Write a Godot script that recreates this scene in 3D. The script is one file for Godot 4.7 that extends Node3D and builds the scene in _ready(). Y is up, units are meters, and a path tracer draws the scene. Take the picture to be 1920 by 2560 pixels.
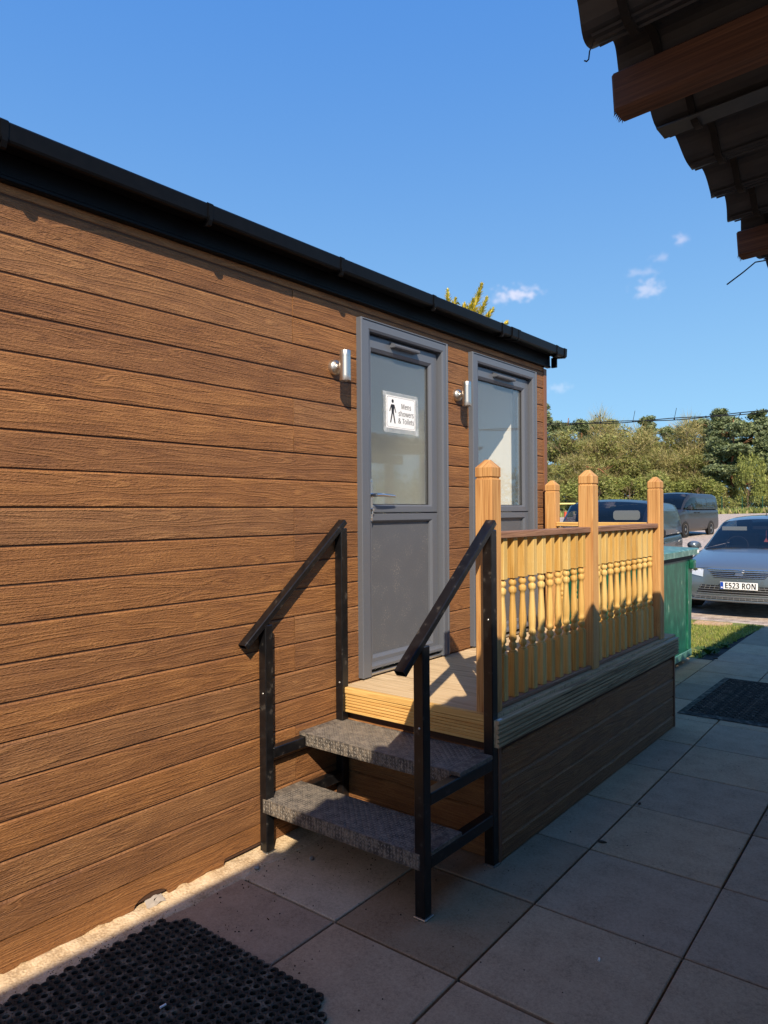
extends Node3D

# ---------------------------------------------------------------- helpers
class MB:
	var v := PackedVector3Array()
	var n := PackedVector3Array()
	var t := PackedVector2Array()
	var c := PackedColorArray()
	var col := Color(1, 1, 1)
	var use_col := false
	var ga := 2            # grain axis of the uv
	var us := 1.0          # metres to uv along the grain
	var vs := 1.0          # metres to uv across the grain
	var uo := Vector2.ZERO
	var xf := Transform3D.IDENTITY
	func uvof(p: Vector3, nn: Vector3) -> Vector2:
		var a := nn.abs()
		var ax := 0
		if a.y >= a.x and a.y >= a.z: ax = 1
		elif a.z >= a.x: ax = 2
		var i := 1 if ax != 1 else 0
		var j := 2 if ax != 2 else 0
		if ax == 1: j = 2
		if ax == 2: i = 1; j = 0
		if j == ga:
			var k := i; i = j; j = k
		if ax == ga: return Vector2(p[i] * vs, p[j] * vs) + uo
		return Vector2(p[i] * us, p[j] * vs + p[ax] * vs * 0.71) + uo
	func tri(a: Vector3, b: Vector3, d: Vector3, nd := Vector3.ZERO) -> void:
		var nn := (b - a).cross(d - a).normalized()
		var flip := nd != Vector3.ZERO and nn.dot(nd) < 0.0
		if flip: nn = -nn
		var ps := [a, b, d] if flip else [a, d, b]
		for p in ps:
			v.append(xf * p); n.append((xf.basis * nn).normalized()); t.append(uvof(p, nn))
			if use_col: c.append(col)
	func quad(a: Vector3, b: Vector3, d: Vector3, e: Vector3, nd := Vector3.ZERO) -> void:
		tri(a, b, d, nd); tri(a, d, e, nd)
	func box(lo: Vector3, hi: Vector3, bv := 0.0) -> void:
		if bv <= 0.0:
			for ax in 3:
				var u := (ax + 1) % 3
				var w := (ax + 2) % 3
				for s in 2:
					var q: Array[Vector3] = []
					for k in [[0, 0], [1, 0], [1, 1], [0, 1]]:
						var p := Vector3.ZERO
						p[ax] = hi[ax] if s else lo[ax]
						p[u] = hi[u] if k[0] else lo[u]
						p[w] = hi[w] if k[1] else lo[w]
						q.append(p)
					var nd := Vector3.ZERO
					nd[ax] = 1.0 if s else -1.0
					quad(q[0], q[1], q[2], q[3], nd)
			return
		var ctr := (lo + hi) * 0.5
		var h := (hi - lo) * 0.5
		bv = minf(bv, minf(h.x, minf(h.y, h.z)) * 0.95)
		var cn := func(sx: int, sy: int, sz: int, ax: int) -> Vector3:
			var s := Vector3(sx, sy, sz)
			var p := Vector3.ZERO
			for k in 3: p[k] = ctr[k] + s[k] * (h[k] if k == ax else h[k] - bv)
			return p
		for ax in 3:
			var u := (ax + 1) % 3
			var w := (ax + 2) % 3
			for s in [-1, 1]:
				var q: Array[Vector3] = []
				for k in [[-1, -1], [1, -1], [1, 1], [-1, 1]]:
					var g := [0, 0, 0]
					g[ax] = s; g[u] = k[0]; g[w] = k[1]
					q.append(cn.call(g[0], g[1], g[2], ax))
				var nd := Vector3.ZERO
				nd[ax] = s
				quad(q[0], q[1], q[2], q[3], nd)
			for s1 in [-1, 1]:
				for s2 in [-1, 1]:
					var g0 := [0, 0, 0]
					var g1 := [0, 0, 0]
					g0[ax] = -1; g1[ax] = 1
					g0[u] = s1; g1[u] = s1; g0[w] = s2; g1[w] = s2
					var nd2 := Vector3.ZERO
					nd2[u] = s1; nd2[w] = s2
					quad(cn.call(g0[0], g0[1], g0[2], u), cn.call(g1[0], g1[1], g1[2], u), cn.call(g1[0], g1[1], g1[2], w), cn.call(g0[0], g0[1], g0[2], w), nd2)
		for sx in [-1, 1]:
			for sy in [-1, 1]:
				for sz in [-1, 1]:
					tri(cn.call(sx, sy, sz, 0), cn.call(sx, sy, sz, 1), cn.call(sx, sy, sz, 2), Vector3(sx, sy, sz))
	func pt(p: Vector2, ax: int, w: float) -> Vector3:
		if ax == 0: return Vector3(w, p.y, p.x)
		if ax == 1: return Vector3(p.x, w, p.y)
		return Vector3(p.x, p.y, w)
	# outline (x,y), (z,y) or (x,z) swept straight along axis ax
	func prism(pr: PackedVector2Array, ax: int, a: float, b: float, caps := true, closed := true) -> void:
		var ar := 0.0
		var m := pr.size()
		for i in m: ar += pr[i].cross(pr[(i + 1) % m])
		var sg := 1.0 if ar > 0 else -1.0
		for i in (m if closed else m - 1):
			var p := pr[i]
			var q := pr[(i + 1) % m]
			var e := q - p
			var o := Vector2(e.y, -e.x) * sg
			quad(pt(p, ax, a), pt(q, ax, a), pt(q, ax, b), pt(p, ax, b), pt(o, ax, 0.0))
		if caps:
			var ix := Geometry2D.triangulate_polygon(pr)
			var up := Vector3.ZERO
			up[ax] = 1.0
			var hi := maxf(a, b)
			var lo := minf(a, b)
			for i in range(0, ix.size(), 3):
				tri(pt(pr[ix[i]], ax, hi), pt(pr[ix[i + 1]], ax, hi), pt(pr[ix[i + 2]], ax, hi), up)
				tri(pt(pr[ix[i]], ax, lo), pt(pr[ix[i + 1]], ax, lo), pt(pr[ix[i + 2]], ax, lo), -up)
	func vert(p: Vector3, nn: Vector3, uv: Vector2) -> void:
		v.append(xf * p); n.append((xf.basis * nn).normalized()); t.append(uv)
		if use_col: c.append(col)
	# turned shape: rows (radius, height) round an axis
	func lathe(o: Vector3, pr: PackedVector2Array, seg: int, ax := 1, smooth := true) -> void:
		var m := pr.size()
		for i in m - 1:
			var e := pr[i + 1] - pr[i]
			if e.length() < 1e-7: continue
			var fl := Vector2(e.y, -e.x).normalized()
			var n0 := fl
			var n1 := fl
			if smooth:
				if i > 0:
					var ep := pr[i] - pr[i - 1]
					var f2 := Vector2(ep.y, -ep.x).normalized()
					if f2.dot(fl) > 0.6: n0 = (f2 + fl).normalized()
				if i < m - 2:
					var en := pr[i + 2] - pr[i + 1]
					var f3 := Vector2(en.y, -en.x).normalized()
					if f3.dot(fl) > 0.6: n1 = (f3 + fl).normalized()
			for k in seg:
				var q: Array[Vector3] = []
				var qn: Array[Vector3] = []
				var qu: Array[Vector2] = []
				for w in [[0, 0], [1, 0], [1, 1], [0, 1]]:
					var an: float = TAU * (k + w[1]) / seg
					var pp := pr[i + w[0]]
					var n2 := n1 if w[0] else n0
					var d2 := Vector2(cos(an), sin(an))
					if ax == 1:
						q.append(o + Vector3(d2.x * pp.x, pp.y, d2.y * pp.x)); qn.append(Vector3(d2.x * n2.x, n2.y, d2.y * n2.x))
					elif ax == 0:
						q.append(o + Vector3(pp.y, d2.x * pp.x, d2.y * pp.x)); qn.append(Vector3(n2.y, d2.x * n2.x, d2.y * n2.x))
					else:
						q.append(o + Vector3(d2.x * pp.x, d2.y * pp.x, pp.y)); qn.append(Vector3(d2.x * n2.x, d2.y * n2.x, n2.y))
					qu.append(Vector2(pp.y * us, an * 0.03 * vs) + uo)
				var fn := (q[1] - q[0]).cross(q[2] - q[0])
				if fn.length() < 1e-12: fn = (q[2] - q[0]).cross(q[3] - q[0])
				var avg := qn[0] + qn[2]
				var od := [0, 1, 2, 0, 2, 3] if fn.dot(avg) < 0 else [0, 2, 1, 0, 3, 2]
				for x in od: vert(q[x], qn[x], qu[x])
	func tube(ps: PackedVector3Array, r: float, seg := 6, r2 := -1.0) -> void:
		var m := ps.size()
		var rings := []
		var rn := []
		var up := Vector3.UP
		for i in m:
			var d := (ps[mini(i + 1, m - 1)] - ps[maxi(i - 1, 0)]).normalized()
			if absf(d.dot(up)) > 0.95: up = Vector3.RIGHT
			var s := d.cross(up).normalized()
			up = s.cross(d).normalized()
			var rr := r if r2 < 0 else lerpf(r, r2, float(i) / (m - 1))
			var a := []
			var b := []
			for k in seg:
				var an := TAU * k / seg
				var dd := s * cos(an) + up * sin(an)
				a.append(ps[i] + dd * rr); b.append(dd)
			rings.append(a); rn.append(b)
		for i in m - 1:
			for k in seg:
				var k2 := (k + 1) % seg
				var q := [rings[i][k], rings[i + 1][k], rings[i + 1][k2], rings[i][k2]]
				var qn := [rn[i][k], rn[i + 1][k], rn[i + 1][k2], rn[i][k2]]
				var fn: Vector3 = (q[1] - q[0]).cross(q[2] - q[0])
				var od := [0, 1, 2, 0, 2, 3] if fn.dot(qn[0] + qn[2]) < 0 else [0, 2, 1, 0, 3, 2]
				for x in od: vert(q[x], qn[x], Vector2(float(i) * 0.3, float(k) / seg))
		for e in 2:
			var i2 := 0 if e == 0 else m - 1
			var nd2: Vector3 = (ps[0] - ps[1]) if e == 0 else (ps[m - 1] - ps[m - 2])
			for k in range(1, seg - 1): tri(rings[i2][0], rings[i2][k], rings[i2][k + 1], nd2)
	# smooth skin through rows of points; out gives a point inside to face away from
	func skin(P: Array, inside: Vector3, line := false) -> void:
		var R := P.size()
		var K: int = P[0].size()
		var N := []
		for i in R:
			var row := PackedVector3Array()
			for j in K:
				var a: Vector3 = P[mini(i + 1, R - 1)][j] - P[maxi(i - 1, 0)][j]
				var b: Vector3 = P[i][mini(j + 1, K - 1)] - P[i][maxi(j - 1, 0)]
				var nn := a.cross(b).normalized()
				var ref: Vector3 = P[i][j] - (inside if not line else Vector3(inside.x, inside.y, P[i][j].z))
				if nn.dot(ref) < 0: nn = -nn
				if nn == Vector3.ZERO: nn = ref.normalized()
				row.append(nn)
			N.append(row)
		for i in R - 1:
			for j in K - 1:
				var ids := [[i, j], [i + 1, j], [i + 1, j + 1], [i, j + 1]]
				var q := []
				var qn := []
				for d in ids:
					q.append(P[d[0]][d[1]]); qn.append(N[d[0]][d[1]])
				var fn: Vector3 = (q[1] - q[0]).cross(q[2] - q[0])
				if fn.length() < 1e-10: fn = (q[2] - q[0]).cross(q[3] - q[0])
				var od := [0, 1, 2, 0, 2, 3] if fn.dot(qn[0] + qn[1] + qn[2]) < 0 else [0, 2, 1, 0, 3, 2]
				for x in od: vert(q[x], qn[x], Vector2(q[x].z, q[x].x + q[x].y))
	func mesh() -> ArrayMesh:
		var a := []
		a.resize(Mesh.ARRAY_MAX)
		a[Mesh.ARRAY_VERTEX] = v
		a[Mesh.ARRAY_NORMAL] = n
		a[Mesh.ARRAY_TEX_UV] = t
		if use_col: a[Mesh.ARRAY_COLOR] = c
		var m := ArrayMesh.new()
		m.add_surface_from_arrays(Mesh.PRIMITIVE_TRIANGLES, a)
		return m

var rng := RandomNumberGenerator.new()
var M := {}
var taken := {}

func rnd(a := 0.0, b := 1.0) -> float: return rng.randf_range(a, b)
func c8(r: float, g: float, b: float, a := 1.0) -> Color: return Color(r / 255.0, g / 255.0, b / 255.0, a)
func V(x: float, y: float, z: float) -> Vector3: return Vector3(x, y, z)

func numbered(called: String) -> String:
	var k: int = taken.get(called, 0)
	taken[called] = k + 1
	return called if k == 0 else "%s_%03d" % [called, k]

func put(mesh: Mesh, called: String, m: Material, parent: Node) -> MeshInstance3D:
	var o := MeshInstance3D.new()
	o.mesh = mesh
	o.material_override = m
	o.name = numbered(called) if parent == self else called
	parent.add_child(o, true)
	return o

func obj(b: MB, called: String, m: Material, parent: Node = self) -> MeshInstance3D:
	return put(b.mesh(), called, m, parent)

func tag(o: Node, label: String, category: String, group := "") -> Node:
	o.set_meta("label", label)
	o.set_meta("category", category)
	if group != "": o.set_meta("group", group)
	return o

func thing(called: String, label: String, category: String, at := Vector3.ZERO, turn := 0.0, group := "") -> Node3D:
	var o := Node3D.new()
	o.name = numbered(called)
	add_child(o)
	o.position = at
	o.rotation.y = turn
	tag(o, label, category, group)
	return o

func group_node(called: String, parent: Node) -> Node3D:
	var o := Node3D.new()
	o.name = called
	parent.add_child(o, true)
	return o

func structure(o: Node) -> Node:
	o.set_meta("kind", "structure")
	return o

func stuff(o: Node) -> Node:
	o.set_meta("kind", "stuff")
	return o

func wood(ga: int, sc := 1.0) -> MB:
	var b := MB.new()
	b.ga = ga
	b.us = 0.45 * sc
	b.vs = 2.6 * sc
	b.uo = Vector2(rnd(0, 9), rnd(0, 9))
	return b

func tile(s: float) -> MB:
	var b := MB.new()
	b.us = s
	b.vs = s
	b.uo = Vector2(rnd(0, 9), rnd(0, 9))
	return b

# ---------------------------------------------------------------- textures
func noise(sd: int, freq: float, oct := 4, kind := FastNoiseLite.TYPE_SIMPLEX_SMOOTH) -> FastNoiseLite:
	var f := FastNoiseLite.new()
	f.seed = sd
	f.noise_type = kind
	f.frequency = freq
	f.fractal_octaves = oct
	return f

func grey(sd: int, w: int, h: int, freq: float, oct := 4, kind := FastNoiseLite.TYPE_SIMPLEX_SMOOTH) -> PackedByteArray:
	var im := noise(sd, freq, oct, kind).get_seamless_image(w, h)
	im.convert(Image.FORMAT_L8)
	return im.get_data()

# a noise image stretched along u
func streak(sd: int, w: int, h: int, sx: int, freq: float, oct := 3) -> PackedByteArray:
	var im := noise(sd, freq, oct).get_seamless_image(maxi(8, w / sx), h)
	im.convert(Image.FORMAT_L8)
	im.resize(w, h, Image.INTERPOLATE_CUBIC)
	return im.get_data()

func lut(stops: Array) -> PackedByteArray:
	var g := Gradient.new()
	var of := PackedFloat32Array()
	var co := PackedColorArray()
	for s in stops:
		of.append(s[0]); co.append(s[1])
	g.offsets = of
	g.colors = co
	var out := PackedByteArray()
	for i in 256:
		var c := g.sample(i / 255.0)
		out.append(c.r8); out.append(c.g8); out.append(c.b8)
	return out

func tex_rgb(d: PackedByteArray, w: int, h: int, l: PackedByteArray) -> ImageTexture:
	var o := PackedByteArray()
	o.resize(d.size() * 3)
	var k := 0
	for i in d.size():
		var p := d[i] * 3
		o[k] = l[p]; o[k + 1] = l[p + 1]; o[k + 2] = l[p + 2]
		k += 3
	return ImageTexture.create_from_image(Image.create_from_data(w, h, false, Image.FORMAT_RGB8, o))

func tex_l(d: PackedByteArray, w: int, h: int) -> ImageTexture:
	return ImageTexture.create_from_image(Image.create_from_data(w, h, false, Image.FORMAT_L8, d))

func blend(a: PackedByteArray, b: PackedByteArray, k: float) -> PackedByteArray:
	var o := PackedByteArray()
	o.resize(a.size())
	for i in a.size(): o[i] = clampi(int(a[i] * (1.0 - k) + b[i] * k), 0, 255)
	return o

func contrast(a: PackedByteArray, k: float) -> PackedByteArray:
	var o := PackedByteArray()
	o.resize(a.size())
	for i in a.size(): o[i] = clampi(int((a[i] - 128) * k + 128), 0, 255)
	return o

# growth-ring figure with knots; u runs along the grain
func figure(sd: int, w: int, h: int, rows: int, lines: float, knots: int, warp: float, dark := 0.0) -> PackedByteArray:
	var r := RandomNumberGenerator.new()
	r.seed = sd
	var ring := PackedFloat32Array()
	for i in 512: ring.append(r.randf())
	var slow := streak(sd + 1, w, h, 10, 0.016, 2)
	var fine := streak(sd + 2, w, h, 14, 0.16, 3)
	var o := PackedByteArray()
	o.resize(w * h)
	var hh := h / rows
	for rw in rows:
		var ks := []
		for k in knots: ks.append([r.randf() * w, r.randf_range(0.1, 0.9) * hh, r.randf_range(0.1, 0.3) * hh, r.randf_range(0.5, 1.0)])
		var sh := r.randf() * 300.0
		for y in hh:
			var yy := rw * hh + y
			for x in w:
				var i := yy * w + x
				var g := float(y) / hh * lines + (slow[i] - 128) * warp
				var kd := 0.0
				for k in ks:
					var dx: float = absf(x - k[0])
					if dx > w * 0.5: dx = w - dx
					if dx < 150.0:
						var dy: float = y - k[1]
						var d2: float = dx * dx * 0.12 / k[3] + dy * dy
						var win := 1.0 - dx / 150.0
						g += lines * 1.2 * k[2] / hh * (dy / (absf(dy) + 3.0)) * exp(-d2 / (k[2] * k[2] * 3.0)) * win
						kd = maxf(kd, dark * exp(-pow(d2 / (k[2] * k[2] * 0.16), 2.0)))
				g = absf(g + sh)
				var gi := int(g)
				var a := ring[gi & 511]
				var b := ring[(gi + 1) & 511]
				var f := g - gi
				f = f * f * (3.0 - 2.0 * f)
				o[i] = clampi(int((a + (b - a) * f) * 190.0 + (fine[i] - 128) * 0.75 + 34.0 - kd), 0, 255)
	return o

func mat(called: String, col: Color, rough := 0.7, metal := 0.0, tex: Texture2D = null, bump: Texture2D = null, bs := 0.1) -> StandardMaterial3D:
	var m := StandardMaterial3D.new()
	m.resource_name = called
	m.albedo_color = col
	m.roughness = rough
	m.metallic = metal
	if tex: m.albedo_texture = tex
	if bump:
		m.heightmap_enabled = true
		m.heightmap_texture = bump
		m.heightmap_scale = bs
	M[called] = m
	return m

func pane(called: String, col: Color) -> StandardMaterial3D:
	var m := mat(called, col, 0.02)
	m.transparency = BaseMaterial3D.TRANSPARENCY_ALPHA
	return m

# ---------------------------------------------------------------- scene
func _ready() -> void:
	rng.seed = 20240417
	camera_sky_sun()
	materials()
	terrain()
	paving()
	cabin()
	canopy_building()
	deck()
	steps()
	wall_lamps()
	door_sign()
	mats()
	bin()
	vehicles()
	woodland()
	fence()
	cable()
	grass()
	debris()

func camera_sky_sun() -> void:
	var cam := Camera3D.new()
	cam.name = "camera"
	add_child(cam)
	var yaw := deg_to_rad(38.407)
	var fw := Vector3(-sin(yaw), -0.000435, -cos(yaw)).normalized()
	var r := fw.cross(Vector3.UP).normalized()
	var u := r.cross(fw)
	var roll := -0.0071
	var r2 := r * cos(roll) + u * sin(roll)
	var u2 := u * cos(roll) - r * sin(roll)
	cam.transform = Transform3D(Basis(r2, u2, -fw), V(2.65, 1.643, 0.0))
	cam.fov = rad_to_deg(2.0 * atan(1280.0 / 1800.0))
	cam.near = 0.05
	cam.far = 2000.0
	cam.current = true
	var env := Environment.new()
	env.background_mode = Environment.BG_SKY
	env.tonemap_mode = Environment.TONE_MAPPER_LINEAR
	env.tonemap_exposure = 1.3
	env.sdfgi_enabled = true
	env.ssao_enabled = true
	env.ssil_enabled = true
	var sm := ProceduralSkyMaterial.new()
	sm.sky_top_color = c8(63, 121, 197)
	sm.sky_horizon_color = c8(160, 209, 236)
	sm.sky_curve = 0.22
	sm.ground_bottom_color = c8(120, 110, 98)
	sm.ground_horizon_color = c8(166, 200, 228)
	sm.sun_angle_max = 1.0
	sm.sky_cover = clouds()
	sm.sky_cover_modulate = Color(1, 1, 1, 1)
	var sky := Sky.new()
	sky.sky_material = sm
	env.sky = sky
	var we := WorldEnvironment.new()
	we.name = "sky_environment"
	we.environment = env
	add_child(we)
	var sun := DirectionalLight3D.new()
	sun.name = "sun"
	add_child(sun)
	sun.look_at_from_position(V(1.0, 1.2, 1.17) * 10.0, Vector3.ZERO)
	sun.light_energy = 1.6
	sun.light_color = Color(1.0, 0.93, 0.83)
	sun.light_angular_distance = 0.55
	sun.shadow_enabled = true

# small fair-weather clouds: [azimuth from -z towards +x, elevation, half width, half height, strength] in degrees
func clouds() -> ImageTexture:
	var w := 3072
	var h := 1536
	var im := Image.create(w, h, false, Image.FORMAT_RGBA8)
	im.fill(Color(0, 0, 0, 0))
	var f := noise(91, 0.045, 4)
	for c in CLOUDS:
		var az: float = c[0]
		var el: float = c[1]
		var x0 := int(((az - c[2] * 1.6) / 360.0) * w)
		var x1 := int(((az + c[2] * 1.6) / 360.0) * w)
		var y0 := int((90.0 - el - c[3] * 1.7) / 180.0 * h)
		var y1 := int((90.0 - el + c[3] * 1.7) / 180.0 * h)
		for y in range(y0, y1 + 1):
			for x in range(x0, x1 + 1):
				var a: float = (float(x) / w * 360.0 - az) / c[2]
				var b: float = (90.0 - float(y) / h * 180.0 - el) / c[3]
				var d := sqrt(a * a + b * b * (1.0 if b > 0 else 1.5))
				var q := f.get_noise_2d(x * 3.0, y * 4.5) * 1.0 + f.get_noise_2d(x * 9.0, y * 12.0) * 0.4
				var al := clampf((1.0 - d + q * 0.7) * 0.95, 0.0, 1.0)
				al = al * al * (3.0 - 2.0 * al) * c[4]
				if al > 0.0:
					var px := posmod(x, w)
					var old := im.get_pixel(px, y)
					var nw := maxf(old.a, al)
					im.set_pixel(px, y, Color(1.0, 0.8, 0.55, nw))
	return ImageTexture.create_from_image(im)

const CLOUDS = [[-27.9, 16.5, 2.1, 0.75, 0.42], [-29.3, 16.2, 1.4, 0.5, 0.25], [-18.2, 16.1, 1.2, 1.0, 0.28], [-18.6, 17.3, 1.3, 0.4, 0.16], [-15.9, 19.1, 0.7, 0.5, 0.24], [-17.3, 18.1, 0.9, 0.35, 0.15], [-24.8, 9.4, 1.2, 0.5, 0.14]]

func materials() -> void:
	# embossed cladding boards: eight board faces in one sheet
	var fb := figure(11, 1024, 1024, 8, 26.0, 3, 0.05)
	var saw := grey(21, 1024, 1024, 0.09, 3)
	var st2 := streak(23, 1024, 1024, 3, 0.33, 2)
	var fin := grey(24, 1024, 1024, 0.42, 2)
	var hb := blend(blend(blend(fb, saw, 0.16), st2, 0.42), fin, 0.22)
	hb = contrast(hb, 2.0)
	var al := blend(hb, grey(22, 1024, 1024, 0.006, 4), 0.25)
	var ta := tex_rgb(al, 1024, 1024, lut([[0.0, c8(92, 61, 37)], [0.32, c8(122, 83, 50)], [0.62, c8(138, 96, 58)], [1.0, c8(172, 126, 80)]]))
	var th := tex_l(hb, 1024, 1024)
	var tints := [Color(1, 1, 1), Color(1.03, 1.0, 0.93), Color(0.95, 0.935, 0.93), Color(0.97, 0.945, 0.91)]
	for i in 4: mat("board%d" % i, tints[i], 0.66, 0, ta, th, 0.42)
	mat("trim_brown", c8(122, 84, 62), 0.6, 0, null, tex_l(grey(31, 256, 256, 0.05), 256, 256), 0.03)
	mat("core", c8(74, 50, 36), 0.9)
	# timbers
	var fw := figure(41, 512, 512, 2, 46.0, 3, 0.10, 110.0)
	fw = blend(fw, streak(43, 512, 512, 9, 0.06, 4), 0.45)
	var hw := tex_l(contrast(fw, 1.2), 512, 512)
	mat("newel", Color(1, 1, 1), 0.6, 0, tex_rgb(fw, 512, 512, lut([[0.1, c8(160, 108, 58)], [0.45, c8(196, 147, 88)], [0.9, c8(212, 168, 110)]])), hw, 0.02)
	mat("baluster", Color(1, 1, 1), 0.62, 0, tex_rgb(fw, 512, 512, lut([[0.1, c8(180, 142, 74)], [0.45, c8(208, 174, 104)], [0.9, c8(220, 192, 128)]])), hw, 0.02)
	for i in [1, 2]:
		var bm: StandardMaterial3D = M.baluster.duplicate()
		bm.albedo_color = [Color(1, 0.96, 0.9), Color(0.95, 0.9, 0.82)][i - 1]
		M["baluster%d" % i] = bm
	mat("decking", Color(1, 1, 1), 0.75, 0, tex_rgb(fw, 512, 512, lut([[0.05, c8(140, 118, 90)], [0.4, c8(190, 166, 130)], [0.9, c8(208, 188, 156)]])), hw, 0.04)
	mat("fascia_timber", Color(1, 1, 1), 0.72, 0, tex_rgb(contrast(fw, 1.3), 512, 512, lut([[0.05, c8(104, 88, 64)], [0.4, c8(162, 142, 108)], [0.9, c8(192, 172, 138)]])), hw, 0.04)
	mat("nosing", Color(1, 1, 1), 0.7, 0, tex_rgb(fw, 512, 512, lut([[0.05, c8(176, 128, 66)], [0.4, c8(212, 168, 96)], [0.9, c8(230, 194, 124)]])), hw, 0.04)
	mat("rail_timber", Color(1, 1, 1), 0.65, 0, tex_rgb(fw, 512, 512, lut([[0.05, c8(104, 74, 56)], [0.5, c8(146, 108, 84)], [0.95, c8(176, 138, 110)]])), hw, 0.03)
	mat("rafter", Color(1, 1, 1), 0.8, 0, tex_rgb(fw, 512, 512, lut([[0.1, c8(60, 36, 23)], [0.5, c8(84, 54, 36)], [0.95, c8(112, 80, 56)]])), hw, 0.05)
	# door plastic, metals, black goods
	mat("door_grey", c8(95, 99, 107), 0.34, 0, null, tex_l(streak(51, 256, 256, 4, 0.2), 256, 256), 0.006)
	mat("door_panel", Color(1, 1, 1), 0.42, 0, tex_rgb(contrast(blend(grey(52, 512, 512, 0.16, 3), grey(53, 512, 512, 0.01, 3), 0.3), 1.8), 512, 512, lut([[0.0, c8(86, 89, 95)], [0.7, c8(91, 94, 100)], [0.9, c8(100, 101, 104)], [1.0, c8(136, 132, 126)]])), tex_l(streak(51, 256, 256, 4, 0.2), 256, 256), 0.006)
	mat("gasket", c8(22, 22, 24), 0.7)
	mat("chrome", c8(232, 230, 226), 0.22, 1.0)
	mat("steel", c8(206, 200, 190), 0.36, 1.0)
	M.steel.anisotropy_enabled = false
	mat("galv", c8(190, 190, 186), 0.4, 0.9)
	var scuff := grey(61, 512, 512, 0.03, 5)
	mat("black_steel", Color(1, 1, 1), 0.3, 0, tex_rgb(contrast(scuff, 1.6), 512, 512, lut([[0.0, c8(16, 16, 18)], [0.6, c8(20, 20, 22)], [0.95, c8(28, 28, 29)], [1.0, c8(58, 55, 52)]])))
	M.black_steel.metallic_specular = 0.5
	mat("black_plastic", c8(15, 15, 17), 0.42, 0, tex_rgb(contrast(scuff, 1.2), 512, 512, lut([[0.0, c8(215, 215, 215)], [1.0, c8(255, 255, 255)]])))
	M.black_plastic.metallic_specular = 0.25
	var du := blend(grey(62, 512, 512, 0.02, 5), grey(63, 512, 512, 0.09, 4), 0.45)
	mat("tread", Color(1, 1, 1), 0.6, 0, tex_rgb(contrast(du, 1.3), 512, 512, lut([[0.1, c8(62, 59, 56)], [0.42, c8(94, 88, 81)], [0.7, c8(126, 117, 105)], [0.95, c8(156, 144, 127)]])))
	mat("tread_lip", Color(1, 1, 1), 0.6, 0, tex_rgb(contrast(blend(streak(64, 512, 512, 7, 0.05, 4), du, 0.6), 1.7), 512, 512, lut([[0.1, c8(48, 46, 44)], [0.45, c8(82, 77, 71)], [0.7, c8(122, 112, 99)], [0.95, c8(160, 146, 126)]])))
	mat("stud", c8(124, 117, 107), 0.5)
	# ground
	var gr := blend(blend(grey(71, 512, 512, 0.008, 4), grey(77, 512, 512, 0.06, 4), 0.5), grey(72, 512, 512, 0.35, 3, FastNoiseLite.TYPE_VALUE), 0.5)
	var tg := tex_rgb(contrast(gr, 1.25), 512, 512, lut([[0.0, c8(150, 142, 132)], [0.3, c8(186, 178, 167)], [0.5, c8(200, 192, 181)], [0.8, c8(212, 205, 195)], [1.0, c8(222, 216, 206)]]))
	var tb := tex_l(gr, 512, 512)
	var sl := [Color(0.94, 0.83, 0.71), Color(0.89, 0.795, 0.70), Color(0.94, 0.81, 0.665), Color(0.80, 0.72, 0.63), Color(0.82, 0.71, 0.59)]
	for i in sl.size():
		mat("slab%d" % i, sl[i], 0.9, 0, tg, tb, 0.06)
		M["slab%d" % i].metallic_specular = 0.2
	mat("slab_dusty", Color(1.0, 0.93, 0.82), 0.9, 0, tg, tb, 0.06)
	mat("joint", c8(58, 52, 45), 0.95, 0, tg, tb, 0.2)
	var sa := blend(grey(73, 512, 512, 0.01, 5), grey(74, 512, 512, 0.3, 2, FastNoiseLite.TYPE_VALUE), 0.5)
	mat("sand", Color(1, 1, 1), 0.95, 0, tex_rgb(contrast(sa, 1.5), 512, 512, lut([[0.05, c8(172, 146, 112)], [0.5, c8(210, 186, 150)], [0.95, c8(230, 210, 178)]])), tex_l(sa, 512, 512), 0.5)
	mat("gravel", Color(1, 1, 1), 0.95, 0, tex_rgb(contrast(sa, 1.7), 512, 512, lut([[0.05, c8(142, 124, 110)], [0.5, c8(184, 168, 154)], [0.95, c8(208, 194, 180)]])), tex_l(sa, 512, 512), 0.8)
	var gg := blend(grey(75, 512, 512, 0.02, 5), grey(76, 512, 512, 0.25, 3), 0.5)
	mat("turf", Color(1, 1, 1), 0.95, 0, tex_rgb(contrast(gg, 1.6), 512, 512, lut([[0.05, c8(96, 82, 56)], [0.4, c8(104, 112, 52)], [0.9, c8(140, 150, 72)]])), tex_l(gg, 512, 512), 0.8)
	mat("rubber", Color(1, 1, 1), 0.72, 0, tex_rgb(contrast(scuff, 1.5), 512, 512, lut([[0.1, c8(52, 48, 43)], [0.6, c8(74, 68, 60)], [0.95, c8(118, 108, 94)]])))
	mat("rubber_dark", c8(52, 50, 47), 0.8)
	M.rubber.metallic_specular = 0.25
	M.rubber_dark.metallic_specular = 0.25
	mat("soil", c8(84, 64, 46), 0.95, 0, tex_rgb(contrast(sa, 1.5), 512, 512, lut([[0.0, c8(150, 140, 130)], [1.0, c8(255, 250, 240)]])))
	# others
	mat("sheet", Color(1, 1, 1), 0.45, 0, tex_rgb(contrast(blend(scuff, streak(65, 512, 512, 6, 0.03), 0.5), 1.3), 512, 512, lut([[0.1, c8(38, 39, 40)], [0.9, c8(56, 57, 58)]])))
	mat("foam", c8(14, 14, 15), 0.9)
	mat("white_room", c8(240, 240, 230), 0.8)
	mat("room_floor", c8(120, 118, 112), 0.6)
	mat("dark_room", c8(44, 46, 50), 0.8)
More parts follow.
